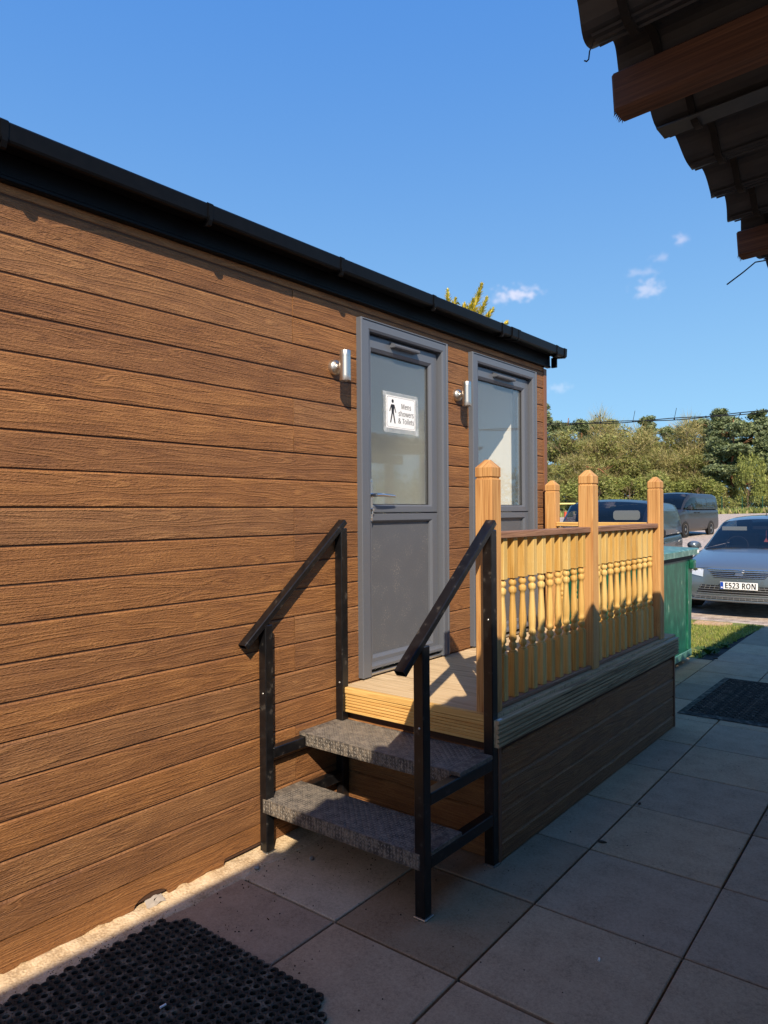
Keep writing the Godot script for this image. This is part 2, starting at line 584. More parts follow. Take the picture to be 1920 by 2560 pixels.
	mat("bin_green", Color(1, 1, 1), 0.42, 0, tex_rgb(contrast(blend(scuff, streak(66, 512, 512, 3, 0.03), 0.6), 1.5), 512, 512, lut([[0.05, c8(12, 72, 54)], [0.6, c8(20, 92, 71)], [0.9, c8(48, 112, 92)], [1.0, c8(124, 150, 128)]])))
	mat("bin_lid", Color(1, 1, 1), 0.35, 0, tex_rgb(contrast(scuff, 1.4), 512, 512, lut([[0.05, c8(62, 108, 98)], [0.6, c8(86, 132, 122)], [0.95, c8(126, 158, 148)]])))
	mat("white_paper", c8(244, 244, 242), 0.4)
	mat("ink", c8(34, 34, 38), 0.6)
	mat("tape", c8(236, 240, 240, 0.28), 0.35)
	M.tape.transparency = BaseMaterial3D.TRANSPARENCY_ALPHA
	pane("glass", c8(232, 240, 240, 0.06))
	pane("car_glass", c8(16, 22, 22, 0.5))
	var fr := mat("frosted", c8(244, 246, 236, 0.0), 0.6)
	fr.refraction_enabled = true
	fr.refraction_scale = 0.03
	mat("cable_black", c8(20, 20, 22), 0.6)
	mat("stone", c8(168, 158, 146), 0.9)
	mat("leaf_dry", c8(70, 58, 44), 0.85)

# ---------------------------------------------------------------- ground
func ground_y(z: float) -> float:
	if z > -11.0: return 0.0
	if z > -90.0: return 0.02 * (-11.0 - z)
	return 1.58

func terrain() -> void:
	# gravel car park rising gently to the woodland
	var b := tile(0.8)
	b.ga = 0
	var zs := [60.0, 8.0, -11.0, -14.0, -18.0, -25.0, -40.0, -60.0, -90.0, -200.0, -900.0]
	var xs := [-700.0, -120.0, -60.0, -30.0, -12.0, -4.0, 4.0, 12.0, 40.0, 120.0, 700.0]
	for i in zs.size() - 1:
		for j in xs.size() - 1:
			var q := []
			for k in [[0, 0], [1, 0], [1, 1], [0, 1]]:
				var zz: float = zs[i + k[1]]
				q.append(V(xs[j + k[0]], ground_y(zz) - 0.05, zz))
			b.quad(q[0], q[1], q[2], q[3], Vector3.UP)
	structure(obj(b, "ground", M.gravel))
	# sandy strip between cabin and slabs
	var s := tile(1.1)
	var n := 70
	for i in n:
		var z0 := 1.6 - 7.2 * i / n
		var z1 := 1.6 - 7.2 * (i + 1) / n
		var row := func(z: float) -> Array:
			var e := 0.006 * sin(z * 9.0) + 0.005 * sin(z * 23.0 + 1.0) + 0.004 * sin(z * 67.0)
			return [V(-0.06, 0.022 + e * 0.6, z), V(0.004, 0.012 + e * 0.5, z), V(0.05, 0.006 + e * 0.15, z), V(0.12 + e, 0.003, z), V(0.15 + e * 1.5, -0.004, z)]
		var a: Array = row.call(z0)
		var d: Array = row.call(z1)
		for k in 4: s.quad(a[k], a[k + 1], d[k + 1], d[k], Vector3.UP)
	# dried sand splashed on the foot of the wall
	var rs := RandomNumberGenerator.new()
	rs.seed = 19
	for q in 15:
		var zc := -1.15 - q * 0.07 + rs.randf_range(-0.02, 0.02)
		if zc < -1.64 and zc > -1.87: continue
		var hw := rs.randf_range(0.015, 0.06)
		var hh := rs.randf_range(0.003, 0.02)
		var top := []
		for i in 8: top.append(0.012 + hh * (0.6 + 0.4 * rs.randf()) * sin(PI * (i + 0.5) / 8.0))
		for i in 7: s.quad(V(0.0026, 0.006, zc - hw + hw * 2 * i / 7.0), V(0.0026, 0.006, zc - hw + hw * 2 * (i + 1) / 7.0), V(0.0018, top[i + 1], zc - hw + hw * 2 * (i + 1) / 7.0), V(0.0018, top[i], zc - hw + hw * 2 * i / 7.0), Vector3.RIGHT)
	structure(obj(s, "sand_strip", M.sand))

func paving() -> void:
	var p := group_node("pavement", self)
	structure(p)
	var bed := tile(1.2)
	bed.quad(V(-3.2, -0.016, 1.6), V(3.75, -0.016, 1.6), V(3.6, -0.016, -8.3), V(-3.2, -0.016, -8.3), Vector3.UP)
	bed.quad(V(0.38, -0.016, -8.3), V(3.6, -0.016, -8.3), V(3.55, -0.016, -11.3), V(0.55, -0.016, -11.3), Vector3.UP)
	obj(bed, "bed", M.joint, p)
	var zs := [1.56, 0.92, 0.3, -0.31, -0.92, -1.53, -2.135, -2.742, -3.353, -3.99, -4.641, -5.26, -5.88, -6.5, -7.12, -7.74, -8.36, -8.98, -9.6, -10.22, -10.84, -11.3]
	var xs := [-0.52, 0.085, 0.69, 1.272, 1.872, 2.475, 3.08, 3.685]
	var r := RandomNumberGenerator.new()
	r.seed = 5
	for i in zs.size() - 1:
		for j in xs.size() - 1:
			if xs[j] < 0 and (zs[i] > -5.4 or zs[i] < -8.3): continue
			if xs[j] < 0.6 and zs[i] < -8.3: continue
			var sk := func(x: float, z: float) -> float: return x + 0.018 * (z + 2.15) * (1.0 if x > 0.5 else 0.3)
			var dz: float = 0.004 + r.randf() * 0.003
			var dx: float = 0.003 + r.randf() * 0.003
			if j == 2: dx = 0.005
			var h := r.randf_range(-0.0015, 0.0015)
			var z0: float = zs[i] - dz
			var z1: float = zs[i + 1] + dz
			var a := V(sk.call(xs[j], z0) + dx, h, z0)
			var b := V(sk.call(xs[j + 1], z0) - dx, h + r.randf_range(-0.001, 0.001), z0)
			var c := V(sk.call(xs[j + 1], z1) - dx, h, z1)
			var d := V(sk.call(xs[j], z1) + dx, h + r.randf_range(-0.001, 0.001), z1)
			var m := tile(1.3)
			var e := 0.004
			var ctr := (a + c) * 0.5
			var ins := []
			for q in [a, b, c, d]: ins.append(q + (V(ctr.x, q.y, ctr.z) - q).normalized() * e * 1.4)
			m.quad(ins[0], ins[1], ins[2], ins[3], Vector3.UP)
			var cs := [a, b, c, d]
			for k in 4:
				var k2 := (k + 1) % 4
				var dn := V(0, -0.003, 0)
				var mid: Vector3 = (cs[k] + cs[k2]) * 0.5 - ctr
				m.quad(ins[k], ins[k2], cs[k2] + dn, cs[k] + dn, mid.normalized() + Vector3.UP)
				m.quad(cs[k] + dn, cs[k2] + dn, cs[k2] + V(0, -0.035, 0), cs[k] + V(0, -0.035, 0), mid)
			var nm := "slab%d" % r.randi_range(0, 1)
			if r.randf() < 0.2: nm = "slab3"
			if j == 1 and i == 6: nm = "slab_dusty"
			elif j == 2 and i == 6: nm = "slab4"
			elif j == 1 and i == 5: nm = "slab1"
			elif j == 2 and i == 5: nm = "slab0"
			elif j <= 1: nm = "slab2"
			obj(m, "slab", M[nm], p)

# ---------------------------------------------------------------- cabin
const D1 = {"z0": -3.103, "z1": -3.985, "y0": 0.70, "y1": 2.742}
const D2 = {"z0": -4.300, "z1": -5.272, "y0": 0.70, "y1": 2.748}

func board(y0: float, y1: float, z0: float, z1: float, parent: Node, x := 0.0, ch := 0.009) -> void:
	# one clad board, z0 > z1: chamfered top, tongue edge below
	var b := MB.new()
	b.ga = 2
	b.us = 1.0 / 2.0
	b.vs = 0.125 / 0.1397
	var k := rng.randi_range(0, 7)
	b.uo = Vector2(rnd(0, 5), k * 0.125 - y0 * b.vs)
	var px := rnd(-0.0012, 0.0012) + x
	var pr := PackedVector2Array([Vector2(px - 0.014, y0), Vector2(px - 0.002, y0), Vector2(px, y0 + 0.002), Vector2(px, y1 - ch), Vector2(px - ch * 0.8, y1 - 0.001), Vector2(px - 0.014, y1)])
	b.prism(pr, 2, z1, z0)
	var pick: int = [0, 0, 1, 1, 2, 3][rng.randi_range(0, 5)]
	obj(b, "cladding_board", M["board%d" % pick], parent)

# lowest board: cut round a drain arch and lifted clear of the ground near the steps
func bottom_board(parent: Node, y1: float) -> void:
	var b := MB.new()
	b.ga = 2
	b.us = 1.0 / 2.0
	b.vs = 0.125 / 0.1397
	b.uo = Vector2(0.37, 0.25)
	var pr := PackedVector2Array([Vector2(-2.436, y1), Vector2(2.3, y1), Vector2(2.3, 0.012), Vector2(-1.66, 0.014)])
	for i in 9:
		var an := PI * i / 8.0
		pr.append(Vector2(-1.755 + 0.085 * cos(an), 0.014 + 0.042 * sin(an)))
	pr.append_array([Vector2(-1.85, 0.014), Vector2(-2.135, 0.016), Vector2(-2.14, 0.046), Vector2(-2.436, 0.048)])
	b.prism(pr, 0, -0.014, 0.0)
	obj(b, "cladding_board", M.board1, parent)

func cabin() -> void:
	var t := thing("cabin", "brown wood-effect clad cabin with two grey doors and black gutter", "cabin", Vector3.ZERO)
	var w := group_node("wall", t)
	# body of the wall behind the boards, with the two door openings
	var cores := [[0.03, 0.70, 2.3, -5.49], [0.70, 2.69, 2.3, -3.15], [0.70, 2.69, -3.94, -4.35], [0.70, 2.69, -5.225, -5.49], [2.69, 2.93, 2.3, -5.49]]
	for c in cores:
		var b := MB.new()
		b.box(V(-0.12, c[0], c[3]), V(-0.0055, c[1], c[2]))
		obj(b, "wall_core", M.core, w)
	for k in range(-1, 20):
		var y0 := maxf(0.133 + 0.1397 * k + 0.0018, 0.022)
		var y1 := minf(0.133 + 0.1397 * (k + 1) - 0.0018, 2.83)
		var spans := []
		if y1 < 0.705 or y0 > 2.745: spans = [[2.3, -5.462]]
		else: spans = [[2.3, -3.112], [-3.976, -4.309], [-5.263, -5.462]]
		var mm := posmod(k, 4)
		var jz := -2.601 if (mm == 1 or mm == 2) else -0.80
		if k == -1:
			bottom_board(w, y1)
			spans = [[-2.44, -5.462]]
		for s in spans:
			if s[0] > jz and s[1] < jz:
				board(y0, y1, s[0], jz + 0.0022, w)
				board(y0, y1, jz - 0.0022, s[1], w)
			else:
				board(y0, y1, s[0], s[1], w)
		if k == 18:
			for d in [D1, D2]: board(2.7445, y1, d.z0 - 0.01, d.z1 + 0.01, w)
	# far end, back and near end of the cabin
	var ends := [[-3.0, -0.0135, -5.505, -5.49], [-3.0, -0.0135, 2.3, 2.315], [-3.015, -3.0, -5.505, 2.315]]
	for e in ends:
		var b := MB.new()
		b.box(V(e[0], 0.03, e[2]), V(e[1], 2.93, e[3]))
		obj(b, "end_wall", M.board3, w)
	var ct := MB.new()
	ct.prism(PackedVector2Array([Vector2(-0.04, -5.462), Vector2(0.006, -5.462), Vector2(0.008, -5.47), Vector2(0.008, -5.512), Vector2(-0.04, -5.512)]), 1, 0.03, 2.81)
	obj(ct, "corner_trim", M.trim_brown, t)
	# roof and black fascia
	var rf := MB.new()
	rf.prism(PackedVector2Array([Vector2(-3.1, 2.9), Vector2(0.002, 2.955), Vector2(0.002, 2.985), Vector2(-3.1, 2.93)]), 2, -5.54, 2.35)
	obj(rf, "roof", M.black_plastic, t)
	var fa := MB.new()
	fa.prism(PackedVector2Array([Vector2(0.002, 2.84), Vector2(0.002, 2.822), Vector2(0.03, 2.822), Vector2(0.034, 2.826), Vector2(0.034, 2.836), Vector2(0.029, 2.841), Vector2(0.027, 2.96), Vector2(0.002, 2.96)]), 2, -5.535, 2.3)
	obj(fa, "fascia", M.black_plastic, t)
	# gutter
	var gp := PackedVector2Array([Vector2(0.031, 2.966), Vector2(0.04, 2.922), Vector2(0.052, 2.912), Vector2(0.126, 2.904), Vector2(0.135, 2.908), Vector2(0.139, 2.916), Vector2(0.142, 2.970), Vector2(0.137, 2.977), Vector2(0.13, 2.973), Vector2(0.134, 2.96), Vector2(0.131, 2.916), Vector2(0.124, 2.909), Vector2(0.054, 2.916), Vector2(0.044, 2.925), Vector2(0.035, 2.966)])
	var gu := MB.new()
	gu.ga = 2
	gu.prism(gp, 2, -5.585, 2.35)
	var g := obj(gu, "gutter", M.black_plastic, t)
	var ring := func(z0: float, z1: float, o: float, tail: bool, called: String) -> void:
		var b := MB.new()
		var pr := PackedVector2Array([Vector2(0.029, 2.972), Vector2(0.038 - o, 2.92 - o), Vector2(0.05, 2.911 - o), Vector2(0.128, 2.9035 - o), Vector2(0.136 + o * 0.7, 2.907 - o * 0.7), Vector2(0.140 + o, 2.916), Vector2(0.1435 + o, 2.974), Vector2(0.137, 2.981), Vector2(0.124, 2.979), Vector2(0.133, 2.96), Vector2(0.1305, 2.917), Vector2(0.1235, 2.91), Vector2(0.054, 2.917), Vector2(0.045, 2.925), Vector2(0.034, 2.972)])
		b.prism(pr, 2, z0, z1)
		if tail: b.prism(PackedVector2Array([Vector2(0.07, 2.905 - o), Vector2(0.125, 2.903 - o), Vector2(0.147, 2.925), Vector2(0.146, 2.906), Vector2(0.137, 2.885), Vector2(0.126, 2.881), Vector2(0.09, 2.896 - o)]), 2, z0 + 0.004, z1 - 0.004)
		obj(b, called, M.black_plastic, g)
	for z in [-0.26, -1.115, -1.975, -2.83, -3.685, -4.545, -5.44]: ring.call(z - 0.013, z + 0.013, 0.0035, true, "bracket")
	for z in [-4.69, -4.785]: ring.call(z - 0.014, z + 0.014, 0.006, false, "union_clip")
	ring.call(-4.776, -4.70, 0.003, false, "union")
	ring.call(-5.60, -5.572, 0.005, false, "end_collar")
	var ec := MB.new()
	ec.prism(PackedVector2Array([Vector2(0.03, 2.974), Vector2(0.038, 2.918), Vector2(0.05, 2.905), Vector2(0.13, 2.899), Vector2(0.145, 2.912), Vector2(0.148, 2.96), Vector2(0.148, 2.976)]), 2, -5.606, -5.601)
	obj(ec, "end_cap", M.black_plastic, g)
	# small return box under the gutter end
	var fe := MB.new()
	fe.box(V(0.036, 2.822, -5.555), V(0.085, 2.905, -5.536), 0.003)
	obj(fe, "fascia_end", M.black_plastic, t)
	door(t, D1, true)
	door(t, D2, false)
	rooms(t)

# four mitred members round an opening in the wall plane
func ring_frame(b: MB, z0: float, z1: float, y0: float, y1: float, wl: float, wr: float, wt: float, wb: float, xb: float, xf: float, ch: float) -> void:
	var O := [Vector2(z0, y0), Vector2(z1, y0), Vector2(z1, y1), Vector2(z0, y1)]
	var I := [Vector2(z0 - wl, y0 + wb), Vector2(z1 + wr, y0 + wb), Vector2(z1 + wr, y1 - wt), Vector2(z0 - wl, y1 - wt)]
	var ctr := Vector2((z0 + z1) * 0.5, (y0 + y1) * 0.5)
	for k in 4:
		var k2 := (k + 1) % 4
		if k == 0 and wb <= 0.0: continue
		var o0: Vector2 = O[k]
		var o1: Vector2 = O[k2]
		var i0: Vector2 = I[k]
		var i1: Vector2 = I[k2]
		var f := func(p: Vector2, x: float) -> Vector3: return V(x, p.y, p.x)
		var lp := func(p: Vector2, q: Vector2, s: float) -> Vector2: return p + (q - p) * s
		var s := 0.12
		var a0: Vector2 = lp.call(o0, i0, s)
		var a1: Vector2 = lp.call(o1, i1, s)
		var c0: Vector2 = lp.call(o0, i0, 0.8)
		var c1: Vector2 = lp.call(o1, i1, 0.8)
		var X := Vector3.RIGHT
		var out3 := V(0, ((o0 + o1) * 0.5 - ctr).normalized().y, ((o0 + o1) * 0.5 - ctr).normalized().x)
		b.quad(f.call(a0, xf), f.call(a1, xf), f.call(c1, xf), f.call(c0, xf), X)
		b.quad(f.call(o0, xf - ch), f.call(o1, xf - ch), f.call(a1, xf), f.call(a0, xf), X + out3)
		b.quad(f.call(c0, xf), f.call(c1, xf), f.call(i1, xf - ch), f.call(i0, xf - ch), X - out3)
		b.quad(f.call(i0, xf - ch), f.call(i1, xf - ch), f.call(i1, xb), f.call(i0, xb), -out3)
		b.quad(f.call(o0, xf - ch), f.call(o1, xf - ch), f.call(o1, xb), f.call(o0, xb), out3)
		b.quad(f.call(o0, xb), f.call(o1, xb), f.call(i1, xb), f.call(i0, xb), -X)

func door(t: Node, d: Dictionary, first: bool) -> void:
	var dr := group_node("door", t)
	dr.set_meta("label", "grey part-glazed door with a white sign taped to its frosted pane" if first else "grey part-glazed door with a clear pane, behind the wooden railing")
	var z0: float = d.z0
	var z1: float = d.z1
	var b := MB.new()
	ring_frame(b, z0, z1, d.y0, d.y1, 0.086, 0.058, 0.062, 0.0, -0.075, 0.032, 0.007)
	obj(b, "door_frame", M.door_grey, dr)
	var tr := MB.new()   # outer cover strips of the frame
	for s in [[z0 + 0.003, z0 - 0.014], [z1 + 0.014, z1 - 0.003]]: tr.box(V(-0.002, d.y0, s[1]), V(0.0375, d.y1 + 0.003, s[0]), 0.003)
	tr.box(V(-0.002, d.y1 - 0.006, z1 + 0.0145), V(0.0375, d.y1 + 0.0025, z0 - 0.0145), 0.002)
	obj(tr, "cover_strip", M.door_grey, dr)
	# leaf
	var a0 := z0 - 0.091
	var a1 := z1 + 0.062
	var l := MB.new()
	var gz0 := a0 - 0.052
	var gz1 := a1 + 0.085
	var yt: float = d.y1 - 0.066
	var gy1: float = d.y1 - 0.16
	var gy0: float = d.y0 + 0.985
	ring_frame(l, a0, a1, gy0 - 0.05, yt, 0.052, 0.085, yt - gy1, 0.05, -0.06, -0.006, 0.012)
	obj(l, "leaf_upper", M.door_grey, dr)
	var l2 := MB.new()
	ring_frame(l2, a0, a1, d.y0 + 0.022, gy0 - 0.051, 0.052, 0.085, 0.052, 0.085, -0.06, -0.006, 0.012)
	obj(l2, "leaf_lower", M.door_grey, dr)
	var pn := MB.new()
	pn.box(V(-0.05, d.y0 + 0.10, gz1 - 0.01), V(-0.03, gy0 - 0.1, gz0 + 0.01))
	obj(pn, "panel", M.door_panel, dr)
	var gk := MB.new()
	ring_frame(gk, gz0 + 0.002, gz1 - 0.002, gy0 - 0.002, gy1 + 0.002, 0.006, 0.006, 0.006, 0.006, -0.045, -0.026, 0.001)
	obj(gk, "gasket", M.gasket, dr)
	var gp: MeshInstance3D
	for gx in [-0.036]:
		var g := MB.new()
		g.box(V(gx, gy0 - 0.005, gz1 - 0.005), V(gx + 0.004, gy1 + 0.005, gz0 + 0.005))
		gp = obj(g, "pane", M.glass, dr)
	if first:
		gp.set_meta("label", "frosted glass pane")
		var f := MB.new()
		f.quad(V(-0.046, gy0 - 0.005, gz0 + 0.005), V(-0.046, gy0 - 0.005, gz1 - 0.005), V(-0.046, gy1 + 0.005, gz1 - 0.005), V(-0.046, gy1 + 0.005, gz0 + 0.005), Vector3.RIGHT)
		obj(f, "frosted_film", M.frosted, dr)
	# drip hood at the head of the leaf
	var hz0 := lerpf(a0, a1, 0.31)
	var hz1 := lerpf(a0, a1, 0.66)
	var h := MB.new()
	h.prism(PackedVector2Array([Vector2(-0.006, 2.662), Vector2(0.03, 2.648), Vector2(0.036, 2.638), Vector2(0.033, 2.630), Vector2(0.022, 2.628), Vector2(-0.006, 2.63)]), 2, hz1, hz0)
	obj(h, "vent_hood", M.door_grey, dr)
	# weather bar and threshold
	var wb := MB.new()
	wb.prism(PackedVector2Array([Vector2(-0.006, d.y0 + 0.068), Vector2(0.012, d.y0 + 0.063), Vector2(0.02, d.y0 + 0.05), Vector2(0.02, d.y0 + 0.036), Vector2(-0.006, d.y0 + 0.036)]), 2, a1 - 0.004, a0 + 0.004)
	obj(wb, "weather_bar", M.door_grey, dr)
	var th := MB.new()
	th.box(V(-0.1, d.y0 - 0.004, z1 + 0.06), V(0.012, d.y0 + 0.013, z0 - 0.088), 0.003)
	obj(th, "threshold", M.galv, dr)
	# lever handle on its plate
	var hz := a0 - 0.026
	var hb := MB.new()
	var pts := PackedVector2Array()
	for i in 9:
		var an := PI * i / 8.0
		pts.append(Vector2(hz + 0.015 * cos(an), 1.822 + 0.012 * sin(an)))
	for i in 9:
		var an2 := PI + PI * i / 8.0
		pts.append(Vector2(hz + 0.015 * cos(an2), 1.6 + 0.012 * sin(an2)))
	hb.prism(pts, 0, -0.005, 0.004)
	for y in [1.815, 1.608]: hb.lathe(V(0.004, y, hz), PackedVector2Array([Vector2(0.006, 0), Vector2(0.005, 0.002), Vector2(0, 0.003)]), 8, 0)
	hb.tube(PackedVector3Array([V(0.003, 1.74, hz), V(0.05, 1.74, hz)]), 0.011, 8)
	hb.tube(PackedVector3Array([V(0.048, 1.74, hz + 0.008), V(0.052, 1.741, hz - 0.04), V(0.05, 1.739, hz - 0.09), V(0.046, 1.736, hz - 0.15), V(0.043, 1.733, hz - 0.178)]), 0.011, 8, 0.007)
	hb.lathe(V(0.003, 1.655, hz), PackedVector2Array([Vector2(0.010, 0), Vector2(0.010, 0.014), Vector2(0.008, 0.018), Vector2(0, 0.018)]), 12, 0)
	hb.box(V(0.003, 1.628, hz - 0.005), V(0.016, 1.65, hz + 0.005), 0.002)
	obj(hb, "handle", M.chrome, dr)

func rooms(t: Node) -> void:
	var r := group_node("interior", t)
	# white lined rooms behind the doors: floor, ceiling, partitions and back wall
	for p in [[-3.0, -2.98], [-4.06, -4.02], [-4.22, -4.18], [-5.34, -5.30]]:
		var b := MB.new()
		b.box(V(-1.9, 0.7, p[0]), V(-0.20, 2.8, p[1]))
		obj(b, "partition", M.white_room, r)
	for s in [[-4.02, -3.0], [-5.30, -4.22]]:
		var pale: bool = s[1] > -3.5
		if pale:
			# near screen wall of the shower: white panelling below, dark above
			var q := MB.new()
			q.box(V(-0.93, 0.7, s[0]), V(-0.9, 2.14, s[1]))
			obj(q, "white_panel", M.white_room, r)
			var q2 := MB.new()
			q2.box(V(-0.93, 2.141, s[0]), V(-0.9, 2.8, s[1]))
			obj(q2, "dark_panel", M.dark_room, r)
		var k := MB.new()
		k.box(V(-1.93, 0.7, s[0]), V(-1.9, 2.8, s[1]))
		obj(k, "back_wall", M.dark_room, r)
		var f := MB.new()
		f.box(V(-1.9, 0.66, s[0]), V(-0.12, 0.7, s[1]))
		obj(f, "room_floor", M.white_room if pale else M.room_floor, r)
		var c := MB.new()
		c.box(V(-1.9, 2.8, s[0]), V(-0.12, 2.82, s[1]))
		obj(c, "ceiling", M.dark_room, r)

# ---------------------------------------------------------------- canopy of the building opposite
func corrugation(z: float) -> float:
	# rounded box profile, 0.2 m pitch: narrow flat crests over wide troughs
	var p := fposmod((z + 1.227) / 0.2, 1.0)
	var s := 0.5 - 0.5 * cos(TAU * p)   # 0 in the trough, 1 on the crest
	return 0.052 * lerpf(s, s * s * (3.0 - 2.0 * s), 0.6)

func canopy_building() -> void:
	var t := thing("open_shelter", "dark corrugated canopy on rough timber rafters overhanging the path at top right", "shelter", Vector3.ZERO)
	var rise := 0.058
	var secs := [[2.222, 3.2, 0.2], [2.148, 0.2, -3.95], [2.42, -3.95, -8.75]]
	for s in secs:
		var b := tile(0.7)
		b.ga = 0
		var x0: float = s[0]
		var n := int((s[1] - s[2]) / 0.2 * 20.0)
		for i in n:
			var za: float = lerpf(s[1], s[2], float(i) / n)
			var zb: float = lerpf(s[1], s[2], float(i + 1) / n)
			var y0 := func(x: float) -> float: return 2.468 + (x - 2.155) * rise
			var xa := x0 + 0.006 * sin(za * 37.0)
			var xb := x0 + 0.006 * sin(zb * 37.0)
			var ya := corrugation(za)
			var yb := corrugation(zb)
			for k in 2:
				var dy := 0.0 if k == 0 else 0.004
				b.quad(V(xa, y0.call(xa) + ya + dy, za), V(6.2, y0.call(6.2) + ya + dy, za), V(6.2, y0.call(6.2) + yb + dy, zb), V(xb, y0.call(xb) + yb + dy, zb), Vector3.UP if k else Vector3.DOWN)
			b.quad(V(xa, y0.call(xa) + ya, za), V(xa, y0.call(xa) + ya + 0.004, za), V(xb, y0.call(xb) + yb + 0.004, zb), V(xb, y0.call(xb) + yb, zb), Vector3.LEFT)
		obj(b, "roof_sheet", M.sheet, t)
		# pressed stiffening ribs in each trough
		var z := ceilf((s[2] + 1.227) / 0.2) * 0.2 - 1.227
		while z < s[1]:
			if z < 0.3 and z > -4.2:
				for o in [-0.018, 0.0, 0.018]:
					var rb := MB.new()
					rb.ga = 0
					rb.prism(PackedVector2Array([Vector2(z + o - 0.004, 0), Vector2(z + o + 0.004, 0), Vector2(z + o, -0.003)]), 0, 0.0, 3.2)
					var ro := obj(rb, "rib", M.sheet, t)
					ro.position = V(x0 + 0.012, 2.4682 + (x0 + 0.012 - 2.155) * rise, 0)
					ro.rotation.z = atan(rise)
			z += 0.2
	# sheet side lap lying below the next sheet
	for z in [-1.63]:
		var lp := MB.new()
		lp.ga = 0
		lp.prism(PackedVector2Array([Vector2(z - 0.012, 0.004), Vector2(z + 0.045, 0.0015), Vector2(z + 0.045, -0.0015), Vector2(z - 0.012, 0.0)]), 0, 0.0, 3.0)
		var lo := obj(lp, "side_lap", M.sheet, t)
		lo.position = V(2.15, 2.465, 0)
		lo.rotation.z = atan(rise)
	# black foam filler following the waves
	var f := MB.new()
	var i := 0
	while i < 260:
		var za := -0.3 - i * 0.0125
		var zb := za - 0.0125
		var xk := 2.215
		var yb := 2.468 + (xk - 2.155) * rise
		var a := corrugation(za)
		var b2 := corrugation(zb)
		var lowa := a - 0.009
		var lowb := b2 - 0.009
		f.quad(V(xk, yb + a, za), V(xk, yb + lowa, za), V(xk, yb + lowb, zb), V(xk, yb + b2, zb), Vector3.LEFT)
		f.quad(V(xk + 0.014, yb + a, za), V(xk + 0.014, yb + lowa, za), V(xk + 0.014, yb + lowb, zb), V(xk + 0.014, yb + b2, zb), Vector3.RIGHT)
		f.quad(V(xk, yb + lowa, za), V(xk + 0.014, yb + lowa, za), V(xk + 0.014, yb + lowb, zb), V(xk, yb + lowb, zb), Vector3.DOWN)
		i += 1
	obj(f, "foam_filler", M.foam, t)
	for z in [1.66, 0.66, -0.34, -1.333, -2.325, -3.32, -4.4, -5.4, -6.4, -7.4, -8.4]:
		var r := wood(0)
		var x0: float = (2.221 if z > 0.2 else (2.146 if z > -4.0 else 2.45))
		r.box(V(0.0, -0.074, -0.026), V(3.9, 0.0, 0.026), 0.004)
		# torn end grain
		for k in 7: r.tri(V(0, -0.07, -0.026 + 0.007 * k), V(0, -0.07, -0.02 + 0.007 * k), V(rnd(-0.006, 0.0), -0.074 - rnd(0, 0.005), -0.023 + 0.007 * k))
		var ro := obj(r, "rafter", M.rafter, t)
		ro.position = V(x0, 2.4665 + (x0 - 2.155) * rise, z - 0.026)
		ro.rotation.z = atan(rise)
	# posts and beams of the open shelter, out of frame to the right
	for px in [3.84, 6.05]:
		for pz in [2.9, 0.7, -1.5, -3.7, -5.9, -8.4]:
			var po := wood(1)
			po.box(V(px - 0.05, -0.06, pz - 0.05), V(px + 0.05, 2.25 + (px - 2.155) * rise, pz + 0.05), 0.005)
			obj(po, "shelter_post", M.rafter, t)
		var bm := wood(2)
		bm.box(V(px - 0.035, 2.251 + (px - 2.155) * rise, -8.7), V(px + 0.035, 2.386 + (px - 2.155) * rise, 3.1), 0.004)
		obj(bm, "shelter_beam", M.rafter, t)
	# low boarded side between the nearer posts
	for bz in [[2.84, 0.76], [0.64, -1.44], [-1.56, -3.64], [-3.76, -5.84], [-5.96, -8.34]]:
		for k in 8:
			var lb := wood(2)
			lb.box(V(3.83, -0.05 + 0.151 * k, bz[1]), V(3.85, 0.096 + 0.151 * k, bz[0]), 0.003)
			obj(lb, "side_board", M.rafter, t)
	# plain timber edge board over the nearer part of the eaves
	var eb := wood(2)
	eb.box(V(2.199, 2.45, 0.2), V(2.219, 2.56, 3.2), 0.003)
	obj(eb, "edge_board", M.rafter, t)
	# loose wire end and a cable tie hanging from the sheet
	var wi := MB.new()
	wi.tube(PackedVector3Array([V(2.2, 2.472, -2.68), V(2.15, 2.44, -2.57), V(2.15, 2.36, -2.39), V(2.15, 2.278, -2.198)]), 0.0022, 5)
	tag(obj(wi, "loose_wire", M.cable_black), "thin loose black wire end hanging below the corrugated sheet", "wire")
	var ti := MB.new()
	ti.tube(PackedVector3Array([V(2.158, 2.468, -1.225), V(2.148, 2.455, -1.228), V(2.147, 2.44, -1.226), V(2.148, 2.43, -1.214), V(2.148, 2.427, -1.205)]), 0.0013, 5)
	tag(obj(ti, "cable_tie", M.cable_black), "short curled black cable tie end under the nearest sheet edge", "cable tie")

